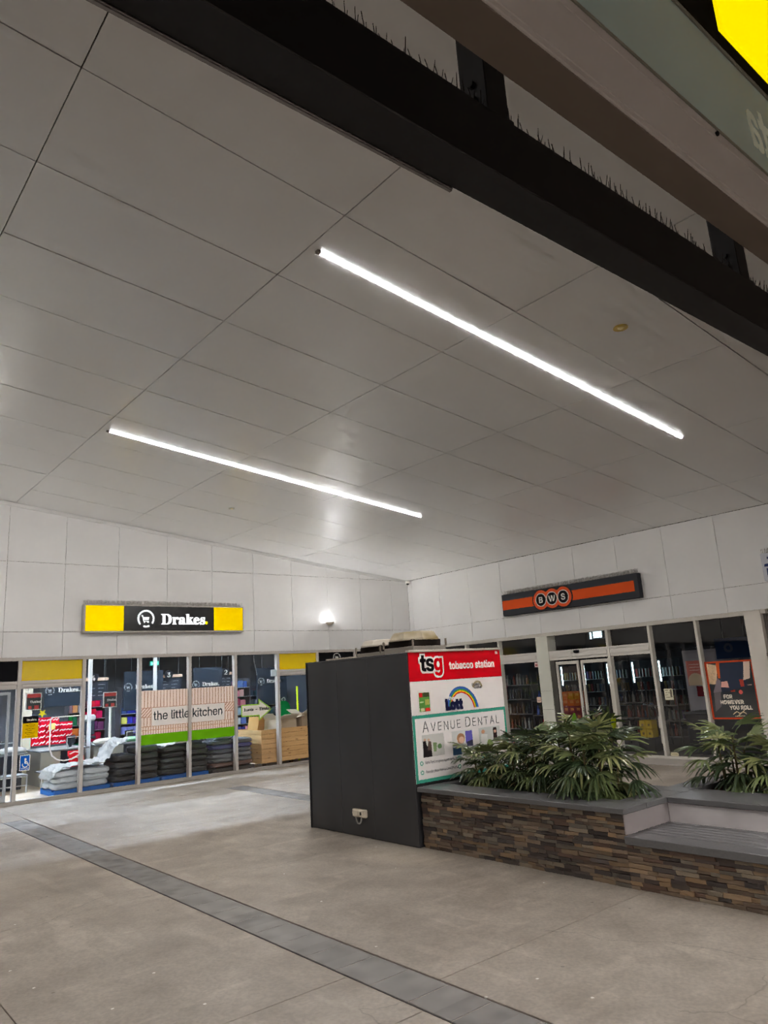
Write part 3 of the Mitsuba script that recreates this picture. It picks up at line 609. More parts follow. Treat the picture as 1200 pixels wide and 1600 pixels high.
shelf_unit(-2.9, -.6, 6.3, 2.1, 'long dark shelf unit behind the open doorway', 'packet on the long dark shelf unit behind the doorway', 'packets on the long dark shelf unit', [(50, 52, 56), (90, 92, 96), (36, 36, 40), (30, 48, 42), (120, 122, 124)], .7)
shelf_unit(-6.2, -4.9, 7.4, 2.3, 'dark shelf unit far behind the counters', 'packet on the far dark shelf unit', 'packets on the far dark shelf unit', [(70, 72, 80), (40, 60, 100), (140, 140, 146), (90, 40, 50)], .7)
gs = thing('green_sign', 'green board with a rounded top behind the open cartons', 'sign')
gsh = union_all([rect(0, 0, .48, .55), Point(.24, .50).buffer(.24)])
part(gs, 'board', BACK(-3.28, .86, 2.6).put(gsh, 0, .03), 'matte', rgb(24, 130, 70)); part(gs, 'ring', BACK(-3.02, 1.63, 2.6).put(ring(.04, .075), 0, .006), 'matte', WHITE); part(gs, 'print', BACK(-3.2, 1.36, 2.6).put(union_all([rect(.05, 0, .3, .025), rect(.08, -.06, .28, -.04)]), 0, .004), 'matte', rgb(190, 230, 205)); part(gs, 'leg', cbox(-3.1, -2.98, 2.6, 2.65, 0, .87), 'matte', rgb(40, 60, 50))
solo('yellow_post', cbox(-3.62, -3.575, .9, .945, 0, 2.0, .006), 'matte', rgb(215, 232, 40), label='bright yellow upright strip by the doorway', cat='post')

# pallets of bags just inside the glass
def pallet(x0, x1, y0, y1, label, c_=(34, 84, 150)):
    t = thing('pallet', label, 'pallet')
    part(t, 'deck', cat(*[cbox(x0, x1, a, a + .085, .105, .13, .004) for a in np.linspace(y0, y1 - .085, 6)]), 'matte', rgb(*c_))
    part(t, 'bearer', cat(*[cbox(a, a + .1, y0 + .002, y1 - .002, .006, .104, .004) for a in np.linspace(x0, x1 - .1, 3)], cbox(x0, x1, y0 - .012, y0, .01, .13, .004)), 'matte', rgb(*c_))
BAGM = trimesh.creation.icosphere(3, 1.0)
def bag(cx, cy, cz, lx, ly, lz, colr, label, group, seed, ang=0, tilt=0, mat='shine'):
    v = BAGM.vertices.copy()
    q = np.sign(v) * np.abs(v) ** np.array([.42, .42, .62])
    q *= (1 + .16 * (meshkit.fbm(v * 2.6 + seed * 3.1, 3) - .5))[:, None]
    q = q * [lx / 2, ly / 2, lz / 2]
    q[:, 2] += .018 * (meshkit.noise(q * [9, 9, 3] + seed) - .5)
    m = trimesh.Trimesh(q, BAGM.faces, process=False)
    if tilt: m = rot(m, tilt, [0, 1, 0], [0, 0, 0])
    m = rotz(m, ang, [0, 0, 0]); m.apply_translation([cx, cy, cz])
    c0 = np.array(colr) * (.88 + .24 * rng.random())
    solo('sack', m, mat, np.clip(c0, 0, 1), smooth=True, label=label, cat='bag', group=group)
SILV, BLK, GRY = rgb(182, 190, 196), rgb(22, 22, 24), rgb(84, 86, 90)
pallet(-10.18, -9.0, .30, 1.35, 'blue pallet under the silver sacks')
s = 0
for L in range(3):
    for i in range(2):
        for j in range(2):
            if L == 2 and (i, j) == (0, 1): continue
            s += 1
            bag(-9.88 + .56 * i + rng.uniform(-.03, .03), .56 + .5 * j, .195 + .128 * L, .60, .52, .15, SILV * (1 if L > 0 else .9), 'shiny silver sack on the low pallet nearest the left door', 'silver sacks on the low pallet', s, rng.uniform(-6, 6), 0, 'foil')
def wrap(path, y0, y1, label, amp, seed, colr):
    path = np.array(path, float); ns, nt = 40, 24
    q = np.linspace(0, len(path) - 1, ns); px_, pz_ = np.interp(q, range(len(path)), path[:, 0]), np.interp(q, range(len(path)), path[:, 1])
    Y = np.linspace(y0, y1, nt)
    G = np.stack([np.repeat(px_, nt), np.tile(Y, ns), np.repeat(pz_, nt)], 1)
    d = meshkit.fbm(G * [7, 7, 7] + seed, 3) - .5
    r = np.abs(meshkit.fbm(G * [11, 8, 11] + seed * 2 + 9, 2) - .5)
    G[:, 2] += amp * (d + .9 * r); G[:, 0] += amp * .8 * (meshkit.fbm(G * 8 + seed + 40, 2) - .5)
    f = [[i * nt + j, (i + 1) * nt + j, (i + 1) * nt + j + 1, i * nt + j + 1] for i in range(ns - 1) for j in range(nt - 1)]
    f = np.array(f); f = np.vstack([f[:, [0, 1, 2]], f[:, [0, 2, 3]]])
    solo('plastic_wrap', trimesh.Trimesh(G, f, process=False), 'foil', colr, smooth=False, label=label, cat='plastic wrap')
wrap([(-10.24, .34), (-10.20, .50), (-10.0, .585), (-9.6, .60), (-9.25, .58)], .27, 1.34, 'crumpled silver plastic sheet lying over the silver sacks on the low pallet', .13, 21, SILV)
wrap([(-9.35, .60), (-9.12, .62), (-9.0, .70), (-8.93, .86), (-8.80, 1.0), (-8.55, 1.03)], .30, 1.2, 'crumpled silver plastic wrap rising from the silver sacks onto the black sacks', .15, 3, SILV)
pallet(-8.92, -7.86, .30, 1.35, 'blue pallet under the first stack of black sacks')
for L in range(5):
    for i in range(2):
        s += 1
        if L == 4 and i == 0: continue
        bag(-8.66 + .53 * i, .68 + rng.uniform(-.02, .02), .205 + .145 * L, .56, .80, .17, BLK, 'glossy black sack on the first black stack', 'black sacks in the first stack', s, rng.uniform(-3, 3))
pallet(-7.80, -6.62, .30, 1.35, 'blue pallet under the second stack of black sacks')
for L in range(5):
    for i in range(2):
        s += 1
        bag(-7.50 + .60 * i, .70 + rng.uniform(-.02, .02), .205 + .130 * L, .63, .80, .15, BLK * .9, 'glossy black sack on the second black stack', 'black sacks in the second stack', s, rng.uniform(-3, 3), 0)
wrap([(-7.72, .80), (-7.4, .86), (-7.1, .92), (-6.85, .98), (-6.72, .86)], .3, 1.1, 'pale crumpled plastic wrap lying on top of the second black stack', .13, 8, rgb(206, 214, 218))
pallet(-6.52, -5.35, .30, 1.25, 'dark pallet under the grey sacks', (60, 56, 54))
for L in range(6):
    for i in range(2):
        s += 1
        cl = [rgb(96, 70, 62), GRY, GRY * 1.2, rgb(70, 72, 80), rgb(60, 60, 110), rgb(70, 72, 78)][L]
        bag(-6.20 + .56 * i, .70 + rng.uniform(-.02, .02), .20 + .108 * L, .60, .74, .13, cl, 'grey sack on the stack beside the timber bin', 'grey sacks beside the timber bin', s, rng.uniform(-3, 3))
bag(-6.13, .68, .86, .56, .5, .13, rgb(150, 160, 172), 'pale grey sack on top of the grey stack', None, 97, 8)

# timber bin with open cartons
tb = thing('timber_bin', 'timber plank bin on castors behind the glass, right of the sacks', 'bin')
bx0, bx1, by0, by1 = -5.18, -3.1, .22, 1.55
for k in range(7):
    z0 = .12 + .118 * k
    part(tb, 'plank', cbox(bx0, bx1, by0, by0 + .03, z0 + .002, z0 + .116, .004), 'timber')
    part(tb, 'plank', cbox(bx0, bx0 + .03, by0 + .03, by1, z0 + .002, z0 + .116, .004), 'timber')
part(tb, 'plank', cbox(bx0 + .03, bx1, by1 - .03, by1, .12, .945, .004), 'timber'); part(tb, 'base', cbox(bx0 + .03, bx1, by0 + .03, by1 - .03, .12, .82), 'matte', rgb(110, 80, 50))
for x in (bx0 + .15, bx1 - .4, bx1 - 1.1):
    for y in (by0 + .15, by1 - .15): part(tb, 'castor', rot(trimesh.creation.cylinder(.055, .04, sections=14), 90, [1, 0, 0], [0, 0, 0]).apply_translation([x, y, .062]), 'matte', rgb(60, 46, 34))
def carton(cx, cy, cz, w, d, h, ang, colr, label, tilt=0, flaps=True, inner=(150, 120, 90)):
    t = thing('open_carton', label, 'carton')
    th = .006
    M = trimesh.transformations.rotation_matrix(math.radians(ang), [0, 0, 1]) @ trimesh.transformations.rotation_matrix(math.radians(tilt), [0, 1, 0])
    M[:3, 3] = [cx, cy, cz]
    body = cat(box(-w / 2, w / 2, -d / 2, d / 2, 0, th), box(-w / 2, w / 2, -d / 2, -d / 2 + th, 0, h), box(-w / 2, w / 2, d / 2 - th, d / 2, 0, h), box(-w / 2, -w / 2 + th, -d / 2, d / 2, 0, h), box(w / 2 - th, w / 2, -d / 2, d / 2, 0, h))
    body.apply_transform(M); part(t, 'body', body, 'matte', rgb(*colr))
    if flaps:
        for sx, sy, a in ((1, 0, 60), (-1, 0, 40), (0, 1, 75), (0, -1, 45)):
            L = .25
            f = box(0, L, -.5, .5, 0, .004) if sx else box(-.5, .5, 0, L, 0, .004)
            if sx:
                f.vertices[:, 1] *= d * .98
                if sx < 0: f.vertices[:, 0] *= -1; f.invert()
                f = rot(f, -sx * (70 - a), [0, 1, 0], [0, 0, 0]); f.apply_translation([sx * w / 2, 0, h])
            else:
                f.vertices[:, 0] *= w * .98
                if sy < 0: f.vertices[:, 1] *= -1; f.invert()
                f = rot(f, sy * (70 - a), [1, 0, 0], [0, 0, 0]); f.apply_translation([0, sy * d / 2, h])
            f.apply_transform(M); part(t, 'flap', f, 'matte', rgb(226, 220, 206) if (sx + sy) < 2 else rgb(*inner))
ZB = .822
carton(-4.93, .92, ZB + .02, .34, .36, .40, 20, (186, 140, 88), 'tall brown carton at the left end of the timber bin', 14, False)
carton(-4.55, .70, ZB + .02, .38, .34, .30, 35, (205, 196, 180), 'pale carton with flaps open, beside the tall brown one', 10)
carton(-4.05, .80, ZB + .02, .44, .36, .32, -12, (176, 160, 138), 'pale carton with wide open flaps in the middle of the timber bin')
carton(-3.50, .85, ZB + .02, .44, .40, .42, 12, (150, 132, 112), 'taller open carton at the right of the timber bin')

# ------------------------------------------------------------------ right shopfront (liquor shop)
w2 = thing('window_2', kind='structure')
FR = rgb(190, 186, 178)
part(w2, 'head', cat(cbox(-.02, .10, -10.6, 0, 2.845, 2.925, .004), box(-.012, 0.002, -24, 0, 2.925, 2.934)), 'matte', FR)
part(w2, 'sill', cat(cbox(-.02, .10, -5.18, 0, 0, .05, .004), cbox(-.02, .10, -10.5, -6.93, 0, .05, .004)), 'matte', FR)
M2 = [(-1.15, .03), (-2.32, .03), (-3.55, .03), (-6.93, .035), (-8.02, .03), (-9.12, .03)]
for y, r in M2: part(w2, 'mullion', cbox(-.03, .11, y - r, y + r, .05, 2.85, .004), 'matte', FR)
part(w2, 'column', cbox(-.04, .3, -5.20, -4.83, 0, 2.85, .006), 'matte', rgb(196, 196, 186))
for z in (.55, 1.05, 1.5): part(w2, 'column_joint', cbox(-.042, -.039, -5.19, -4.84, z, z + .006, .001), 'matte', rgb(130, 128, 122))
part(w2, 'column', cbox(-.04, .3, -10.50, -10.17, 0, 2.92, .006), 'matte', rgb(196, 190, 182))
def transom2(a, b):
    part(w2, 'transom', cat(cbox(-.02, .10, b, a, 2.42, 2.47, .004), cbox(-.035, .02, b + .04, a - .04, 2.30, 2.395, .006), cbox(-.01, .1, b, a, 2.235, 2.42, .004)), 'matte', rgb(196, 192, 186))
for a, b in ((-.0, -1.15), (-1.15, -2.32), (-2.32, -3.55), (-3.55, -4.83), (-5.20, -6.93)): transom2(a, b)
transom2(-6.93, -8.02)
part(w2, 'mullion', cbox(-.03, .11, -6.96, -6.90, 2.2, 2.85, .004), 'matte', FR)
def pane2(a, b, z0, z1, parent=w2):
    q = trimesh.Trimesh([[.05, a, z0], [.05, b, z0], [.05, b, z1], [.05, a, z1]], [[0, 1, 2], [0, 2, 3]], process=False); part(parent, 'pane', q, 'glass')
for a, b in ((-.02, -1.12), (-1.18, -2.29), (-2.35, -3.52), (-3.58, -4.83)): pane2(a, b, .05, 2.235); pane2(a, b, 2.47, 2.845)
pane2(-5.2, -6.895, 2.47, 2.845)
pane2(-6.965, -7.99, .05, 2.235); pane2(-6.965, -7.99, 2.47, 2.845)
pane2(-8.05, -9.09, .05, 2.845); pane2(-9.15, -10.17, .05, 2.845)
d2 = thing('door_2', kind='structure')
for a, b in ((-5.34, -6.02), (-6.08, -6.88)):
    part(d2, 'leaf_frame', cat(cbox(.02, .07, a - .06, a, .02, 2.20, .004), cbox(.02, .07, b, b + .06, .02, 2.20, .004), cbox(.02, .07, b, a, 2.12, 2.20, .004), cbox(.02, .07, b, a, .02, .16, .004)), 'matte', FR)
    pane2(a - .06, b + .06, .16, 2.12, d2)
part(d2, 'jamb', cbox(-.02, .1, -5.34, -5.20, 0, 2.235, .004), 'matte', rgb(70, 68, 64))
part(d2, 'lock', cat(trimesh.creation.icosphere(1, .03).apply_translation([0.0, -6.05, 1.02]), cbox(-.01, .02, -6.07, -6.03, .9, 1.1, .006)), 'metal', rgb(120, 116, 108))
part(d2, 'sensor', cbox(-.09, -.02, -6.13, -5.98, 2.375, 2.445, .02), 'matte', BLACK, label='black door sensor')
# roller grille at the far right
rg = thing('roller_grille', 'closed slatted roller grille at the right edge beside the white column', 'grille')
for k in range(30): part(rg, 'slat', cbox(.12, .16, -13.2, -10.5, .02 + .096 * k, .10 + .096 * k, .008), 'matte', rgb(128, 118, 110))
part(rg, 'guide', cbox(.08, .19, -10.56, -10.505, 0, 2.92, .004), 'matte', rgb(88, 84, 80))
hn = thing('hanging_flag', 'rust red panel on brackets beside the roller grille', 'panel')
part(hn, 'panel', cbox(-.16, -.13, -11.1, -10.56, 1.72, 2.02, .006), 'matte', rgb(150, 62, 44)); part(hn, 'bracket', cat(cbox(-.16, .1, -10.58, -10.54, 2.02, 2.08, .004), cbox(-.16, .1, -10.62, -10.58, 1.66, 1.72, .004)), 'matte', rgb(90, 84, 78))
part('wall_right_lower', None, cat(box(.25, .35, -24, -10.52, 0, 2.95)), 'matte', rgb(96, 90, 86)); labels['wall_right_lower'] = {'kind': 'structure'}

# sign above
bs = thing('shop_sign', 'long dark sign with an orange band and three lettered discs on the right wall', 'sign')
part(bs, 'case', cbox(-.17, 0, -8.02, -3.95, 3.475, 4.04, .012), 'matte', rgb(50, 52, 56))
part(bs, 'orange_band', RIGHT(-3.97, 0, -.17).put(rect(0, 3.63, 3.95, 3.875), 0, .004), 'matte', rgb(196, 78, 40), label='orange band')
cs = [1.30, 1.645, 1.99]
FB = lambda off: RIGHT(-3.97, 3.755, -.17 - off)
part(bs, 'disc_edge', FB(.004).put(union_all([at(Point(0, 0).buffer(.275, 32), c, 0) for c in cs]), 0, .010), 'matte', rgb(42, 38, 40))
part(bs, 'disc_rim', FB(.014).put(union_all([at(Point(0, 0).buffer(.245, 32), c, 0) for c in cs]), 0, .004), 'matte', rgb(206, 82, 48), label='orange disc rim')
for c, l in zip(cs, 'BWS'):
    part(bs, 'ring', FB(.018).put(at(ring(.15, .172, 32), c, 0), 0, .004), 'matte', rgb(220, 214, 206), label='white ring')
    part(bs, 'disc', FB(.018).put(at(Point(0, 0).buffer(.15, 32), c, 0), 0, .003), 'matte', rgb(24, 22, 24), label='black disc')
    part(bs, 'letter', FB(.021).put(at(text(l, .155, weight=650, centre=True), c, -.078), 0, .003), 'matte', rgb(232, 230, 226), label='white capital letter')
spikes(bs, [(x, y, 4.038) for y in np.arange(-7.98, -3.98, .022) for x in (-.13, -.04)])
ps = thing('shop_sign', 'pale blue sign with dark bars at the right edge high on the right wall', 'sign')
part(ps, 'case', cbox(-.14, 0, -14.2, -10.74, 3.45, 4.0, .01), 'matte', rgb(196, 198, 206)); part(ps, 'print', RIGHT(-10.76, 3.5, -.14).put(union_all([rect(.10, .38, 3.0, .42), rect(.03, .235, 3.0, .29), rect(.06, .02, .10, .20), rect(.06, .02, 3.0, .045)]), 0, .004), 'matte', rgb(44, 54, 92))
spikes(ps, [(x, y, 3.998) for y in np.arange(-12.5, -10.76, .03) for x in (-.12, -.04)])
# notices and poster on the liquor shop glass
def on_glass2(shape, off=0.0, d=.0015): return RIGHT(0, 0, .044).put(shape, off, d)
n1 = thing('paper_notice', 'small cream paper notice on the glass left of the poster', 'notice')
part(n1, 'sheet', on_glass2(rect(8.155, 1.22, 8.355, 1.46)), 'matte', rgb(206, 202, 178)); part(n1, 'print', on_glass2(union_all([rect(8.18, 1.42 - .05 * k, 8.18 + w, 1.432 - .05 * k) for k, w in enumerate((.07, .10, .06, .15))] + [rect(8.29, 1.27, 8.335, 1.44)]), .0016, .001), 'matte', rgb(110, 104, 90))
n2 = thing('paper_notice', 'small cream sticker low on the glass above the sill', 'sticker')
part(n2, 'sheet', on_glass2(rect(8.10, .055, 8.28, .13)), 'matte', rgb(196, 188, 160)); part(n2, 'print', on_glass2(rect(8.12, .085, 8.26, .10), .0016, .001), 'matte', rgb(150, 140, 110))
n3 = thing('paper_notice', 'tiny pink sticker at the top of the glass left of the white column', 'sticker')
part(n3, 'sheet', on_glass2(rect(4.66, 2.10, 4.80, 2.22)), 'matte', rgb(206, 180, 178)); part(n3, 'print', on_glass2(rect(4.68, 2.13, 4.78, 2.17), .0016, .001), 'matte', rgb(160, 90, 90))
n4 = thing('paper_notice', 'small pale pink sticker beside the white column at waist height', 'sticker')
part(n4, 'sheet', on_glass2(rect(4.62, 1.22, 4.76, 1.36)), 'matte', rgb(214, 190, 176)); part(n4, 'print', on_glass2(rect(4.64, 1.26, 4.74, 1.28), .0016, .001), 'matte', rgb(170, 140, 130))
for k, (y, z0, z1) in enumerate(((7.94, .62, .88), (7.955, .3, .6))):
    solo('torn_sticker', on_glass2(at(Polygon([(0, z0), (.05, z0 + .02), (.045, z1), (.01, z1 - .01)]), y - .03, 0)), 'matte', rgb(180, 176, 168), label=('upper' if k == 0 else 'lower') + ' torn pale sticker down the mullion left of the cream notice', cat='sticker')
po = thing('poster', 'dark poster in an orange frame with pale lettering on the glass', 'poster')
PY0, PY1, PZ0, PZ1 = 9.16, 10.15, .815, 1.975
part(po, 'frame', on_glass2(rect(PY0, PZ0, PY1, PZ1).difference(rect(PY0 + .035, PZ0 + .035, PY1 - .035, PZ1 - .035)), -.03, .036), 'matte', rgb(176, 66, 40), label='orange frame')
def pp(pts): return Polygon([(PY0 + .035 + .92 * a, PZ0 + .035 + 1.09 * b) for a, b in pts])
part(po, 'sheet', on_glass2(rect(PY0 + .03, PZ0 + .03, PY1 - .03, PZ1 - .03), -.02, .012), 'matte', rgb(52, 54, 56))
for colr, sh in (((46, 52, 66), [(.25, .45), (.85, .55), (.85, 1), (.3, 1)]), ((226, 196, 160), [(.0, .62), (.16, .6), (.26, .95), (.0, 1)]), ((186, 84, 44), [(.22, .72), (.40, .7), (.42, 1), (.22, 1)]), ((118, 108, 114), [(.06, .45), (.30, .48), (.34, .62), (.2, .72)]), ((96, 90, 92), [(.05, .1), (.2, .2), (.24, .5), (.08, .5)]), ((206, 196, 176), [(.60, .72), (.70, .7), (.66, 1), (.58, 1)]), ((196, 176, 160), [(.78, .66), (.93, .7), (.98, 1), (.84, 1)]), ((206, 156, 144), [(.26, .55), (.44, .54), (.42, .66), (.28, .65)]), ((140, 56, 44), [(.46, .46), (.56, .46), (.56, .64), (.46, .64)]), ((196, 168, 156), [(.58, .565), (.95, .575), (.95, .585), (.58, .58)]), ((150, 60, 50), [(.70, .55), (.78, .55), (.78, .68), (.68, .68)])):
    part(po + '__sheet', 'picture', on_glass2(pp(sh), -.008, .002 + .0004 * (sh[0][0] * 7 % 3)), 'matte', rgb(*colr))
part(po + '__sheet', 'picture', on_glass2(at(Point(0, 0).buffer(.042), PY0 + .66, PZ0 + .53), -.008, .004), 'matte', rgb(196, 92, 84))
tl = union_all([at(text(a, .082, weight=900, xs=.82), PY0 + x, PZ0 + z) for a, x, z in (('FOR', .29, .405), ('HOWEVER', .21, .295), ('YOU ROLL', .38, .185))])
part(po + '__sheet', 'letters', on_glass2(tl, -.0045, .003), 'matte', rgb(222, 212, 200), label='pale capitals')
sw = union_all([LineString([(.42, .10), (.5, .15), (.56, .11), (.62, .145), (.68, .11)]).buffer(.009), LineString([(.52, .07), (.66, .18)]).buffer(.008), LineString([(.46, .06), (.64, .065)]).buffer(.006)])
part(po + '__sheet', 'scrawl', on_glass2(at(sw, PY0 + .02, PZ0), -.0045, .003), 'matte', rgb(200, 180, 150), label='scribbled pale mark')

# interior
part('floor_002', None, box(.0, 9, -12.5, .02, -.3, .003), 'matte', rgb(88, 86, 84)); labels['floor_002'] = {'kind': 'structure'}
part('ceiling_002', None, box(.25, 9, -12.5, -.06, 3.3, 3.4), 'matte', rgb(92, 90, 86)); labels['ceiling_002'] = {'kind': 'structure'}
part('wall_shop_001', None, cat(box(8.9, 9.05, -12.5, 0, 0, 3.3), box(.3, 9, -12.6, -12.45, 0, 3.3), box(.12, 9, -.07, -.05, 0, 3.3)), 'matte', rgb(70, 70, 72)); labels['wall_shop_001'] = {'kind': 'structure'}
lp = thing('shop_light', 'square cool lit panel inside the liquor shop seen through the top glass', 'ceiling light')
part(lp, 'frame', cbox(3.4, 3.46, -4.72, -4.02, 2.80, 3.06, .006), 'matte', rgb(90, 96, 100)); part(lp, 'panel', box(3.39, 3.40, -4.52, -4.22, 2.84, 3.03), 'matte', WHITE, emit=np.array([.62, .95, 1.05]) * 1.6, weight=.2); part(lp, 'panel', box(3.39, 3.40, -4.17, -4.10, 2.82, 3.02), 'matte', WHITE, emit=np.array([.62, .95, 1.05]) * 1.6, weight=.1)
part(lp, 'hanger', cat(*[tube([(3.43, y, 3.05), (3.43, y, 3.3)], .008, 5) for y in (-4.6, -4.1)]), 'matte', BLACK)
for k, (x, y) in enumerate(((4.2, -6.2), (4.2, -9.5))):
    t = thing('shop_light', 'dim square ceiling light inside the liquor shop', 'ceiling light', 'dim ceiling lights inside the liquor shop')
    part(t, 'frame', box(x - .32, x + .32, y - .32, y + .32, 3.27, 3.299), 'matte', WHITE); part(t, 'panel', box(x - .28, x + .28, y - .28, y + .28, 3.262, 3.27), 'matte', WHITE, emit=np.array([.9, .95, 1.0]) * 5.0, weight=.4)
for k in range(6):
    y1 = -0.40 - .95 * k
    t = thing('drinks_fridge', 'glass door drinks fridge at the back of the liquor shop', 'fridge', 'drinks fridges at the back of the liquor shop')
    part(t, 'body', cat(cbox(6.6, 7.2, y1 - .92, y1, 0, .12, .01), cbox(6.6, 7.2, y1 - .92, y1, 2.15, 2.42, .01), cbox(7.14, 7.2, y1 - .92, y1, .12, 2.15, .005), cbox(6.6, 7.14, y1 - .05, y1, .12, 2.15, .005), cbox(6.6, 7.14, y1 - .92, y1 - .87, .12, 2.15, .005)), 'matte', rgb(54, 56, 60))
    part(t, 'light_tube', cbox(6.62, 6.66, y1 - .12, y1 - .07, 1.45, 2.1, .01), 'matte', WHITE, emit=np.array([.62, .98, 1.0]) * 5, weight=.15)
    for h in (.3, .75, 1.2, 1.62):
        part(t, 'shelf', cbox(6.66, 7.1, y1 - .86, y1 - .06, h - .02, h, .004), 'metal', rgb(150, 152, 154))
        for q in range(6):
            t2 = thing('bottle', 'bottle or can standing in the drinks fridges', 'bottle', 'drinks in the fridges')
            b = trimesh.creation.cylinder(.045, .26, sections=8); b.apply_translation([6.76, y1 - .16 - .115 * q, h + .131])
            part(t2, None, b, 'gloss', rgb(*[(40, 74, 110), (110, 44, 44), (130, 134, 136), (34, 60, 46), (60, 50, 84), (104, 88, 50), (40, 40, 44), (70, 80, 90)][rng.integers(8)]), smooth=False)
def bottle_mesh(r=.04, h=.3, s=10):
    return trimesh.creation.revolve(np.array([(0, 0), (r, 0), (r, h * .58), (r * .4, h * .74), (r * .36, h), (0, h)]), sections=s)
def bottle_shelf(x, y0, y1, levels, label, glabel, group, pal):
    t = thing('shelf_unit', label, 'shelf')
    part(t, 'post', cat(*[cbox(x, x + .03, q, q + .03, 0, levels[-1] + .35, .004) for q in (y0, y1 - .03)], *[cbox(x + .33, x + .36, q, q + .03, 0, levels[-1] + .35, .004) for q in (y0, y1 - .03)]), 'matte', rgb(60, 60, 62))
    for h in levels:
        part(t, 'shelf', cbox(x, x + .36, y0, y1, h - .025, h, .004), 'matte', rgb(92, 90, 88))
        y = y0 + .08
        while y < y1 - .08:
            t2 = thing('bottle', glabel, 'bottle', group)
            m = bottle_mesh(rng.uniform(.034, .042), rng.uniform(.26, .33)); m.apply_translation([x + .12, y, h + .001])
            part(t2, None, m, 'gloss', rgb(*pal[rng.integers(len(pal))]), smooth=False)
            y += rng.uniform(.10, .15)
GP = [(24, 34, 28), (46, 28, 22), (80, 80, 76), (20, 22, 28), (96, 44, 34), (120, 120, 116), (50, 44, 32)]
bottle_shelf(1.6, -7.55, -6.75, (.3, .66, 1.02), 'bottle shelf behind the pane right of the glass doors', 'bottle on the shelf right of the glass doors', 'bottles right of the glass doors', GP)
bottle_shelf(2.3, -6.7, -5.5, (.3, .68, 1.06), 'bottle shelf behind the glass doors', 'bottle on the shelf behind the glass doors', 'bottles behind the glass doors', GP)
bottle_shelf(1.9, -4.1, -2.9, (.38, .78, 1.18), 'bottle shelf behind the pane left of the white column', 'bottle on the shelf left of the white column', 'bottles left of the white column', GP + [(60, 80, 150), (160, 40, 46)])
bottle_shelf(2.2, -2.7, -1.0, (.38, .8, 1.22, 1.64), 'bottle shelf behind the panes near the room corner', 'bottle on the shelf near the room corner', 'bottles near the room corner', GP)
for r in range(5):
    for k in range(3):
        t = thing('orange_carton', 'orange drink carton in the stack just inside the glass door', 'carton', 'orange cartons inside the glass door')
        part(t, 'box', cbox(1.55, 1.85, -4.45 - .195 * k, -4.26 - .195 * k, .47 + .19 * r, .657 + .19 * r, .006), 'matte', rgb(*((158, 78, 36) if r > 2 else (110, 50, 54) if r > 0 else (90, 34, 46)))); part(t, 'print', RIGHT(-4.29 - .195 * k, .51 + .19 * r, 1.55).put(union_all([rect(.02, .03, .12, .10)]), 0, .002), 'matte', rgb(170, 112, 70))
solo('carton_stand', cbox(1.5, 1.9, -4.9, -4.2, 0, .468, .01), 'matte', rgb(50, 48, 46), label='low dark stand under the orange cartons', cat='stand')
for r in range(2):
    for k in range(2):
        t = thing('yellow_carton', 'yellow carton low behind the pane right of the glass doors', 'carton', 'yellow cartons right of the glass doors')
        part(t, 'box', cbox(1.2, 1.45, -6.87 - .17 * k, -6.71 - .17 * k, .30 + .20 * r, .495 + .20 * r, .006), 'matte', rgb(160, 136, 34)); part(t, 'label', RIGHT(-6.74 - .17 * k, .34 + .20 * r, 1.2).put(rect(.03, .03, .08, .08), 0, .002), 'matte', rgb(90, 70, 40))
solo('carton_stand', cbox(1.15, 1.5, -7.1, -6.66, 0, .298, .01), 'matte', rgb(46, 46, 46), label='low dark stand under the yellow cartons', cat='stand')
wc = thing('white_cabinet', 'tall pale cabinet behind the pane left of the poster', 'cabinet')
part(wc, 'body', cbox(2.6, 3.2, -8.75, -7.30, 0, 2.28, .012), 'matte', rgb(160, 158, 166)); part(wc, 'door', cbox(2.585, 2.6, -8.72, -7.33, .25, 2.2, .006), 'matte', rgb(170, 168, 176)); part(wc, 'handle', cbox(2.55, 2.585, -8.2, -8.17, .9, 1.2, .006), 'metal', rgb(120, 120, 124))
pk = thing('pink_sign', 'pink and cream sign on the pale cabinet', 'sign')
part(pk, 'sheet', RIGHT(-7.38, 0, 2.58).put(rect(0, 1.42, .42, 2.02), 0, .004), 'matte', rgb(214, 128, 116)); part(pk, 'cream_arch', RIGHT(-7.38, 0, 2.576).put(union_all([Point(.21, 1.52).buffer(.2), rect(.02, 1.43, .4, 1.52)]).intersection(rect(0, 1.42, .42, 1.72)), 0, .002), 'matte', rgb(222, 200, 170)); part(pk, 'print', RIGHT(-7.38, 0, 2.576).put(union_all([rect(.08, 1.92 - .07 * k, .34, 1.94 - .07 * k) for k in range(3)]), 0, .002), 'matte', rgb(236, 196, 186))
solo('fire_extinguisher_sign', RIGHT(-7.58, 1.16, 2.58).put(rect(0, 0, .18, .24), 0, .02), 'matte', rgb(110, 26, 34), label='dark red box on the pale cabinet under the pink sign', cat='box')
bl = thing('blue_sign', 'dark blue board with a faint round emblem above the poster', 'sign')
part(bl, 'board', cbox(2.4, 2.44, -9.25, -8.28, 2.02, 2.50, .006), 'matte', rgb(24, 44, 78)); part(bl, 'emblem', RIGHT(-8.60, 2.27, 2.4).put(ring(.05, .11), 0, .003), 'matte', rgb(74, 74, 84)); part(bl, 'hanger', cat(*[tube([(2.42, y, 2.49), (2.42, y, 3.3)], .008, 5) for y in (-9.0, -8.5)]), 'matte', BLACK)
kc = thing('sales_counter', 'dark low counter behind the pane left of the poster', 'counter')
part(kc, 'body', cbox(.9, 1.6, -9.9, -8.1, 0, .86, .012), 'matte', rgb(40, 40, 44)); part(kc, 'top', cbox(.86, 1.64, -9.94, -8.06, .86, .90, .008), 'matte', rgb(70, 72, 76))

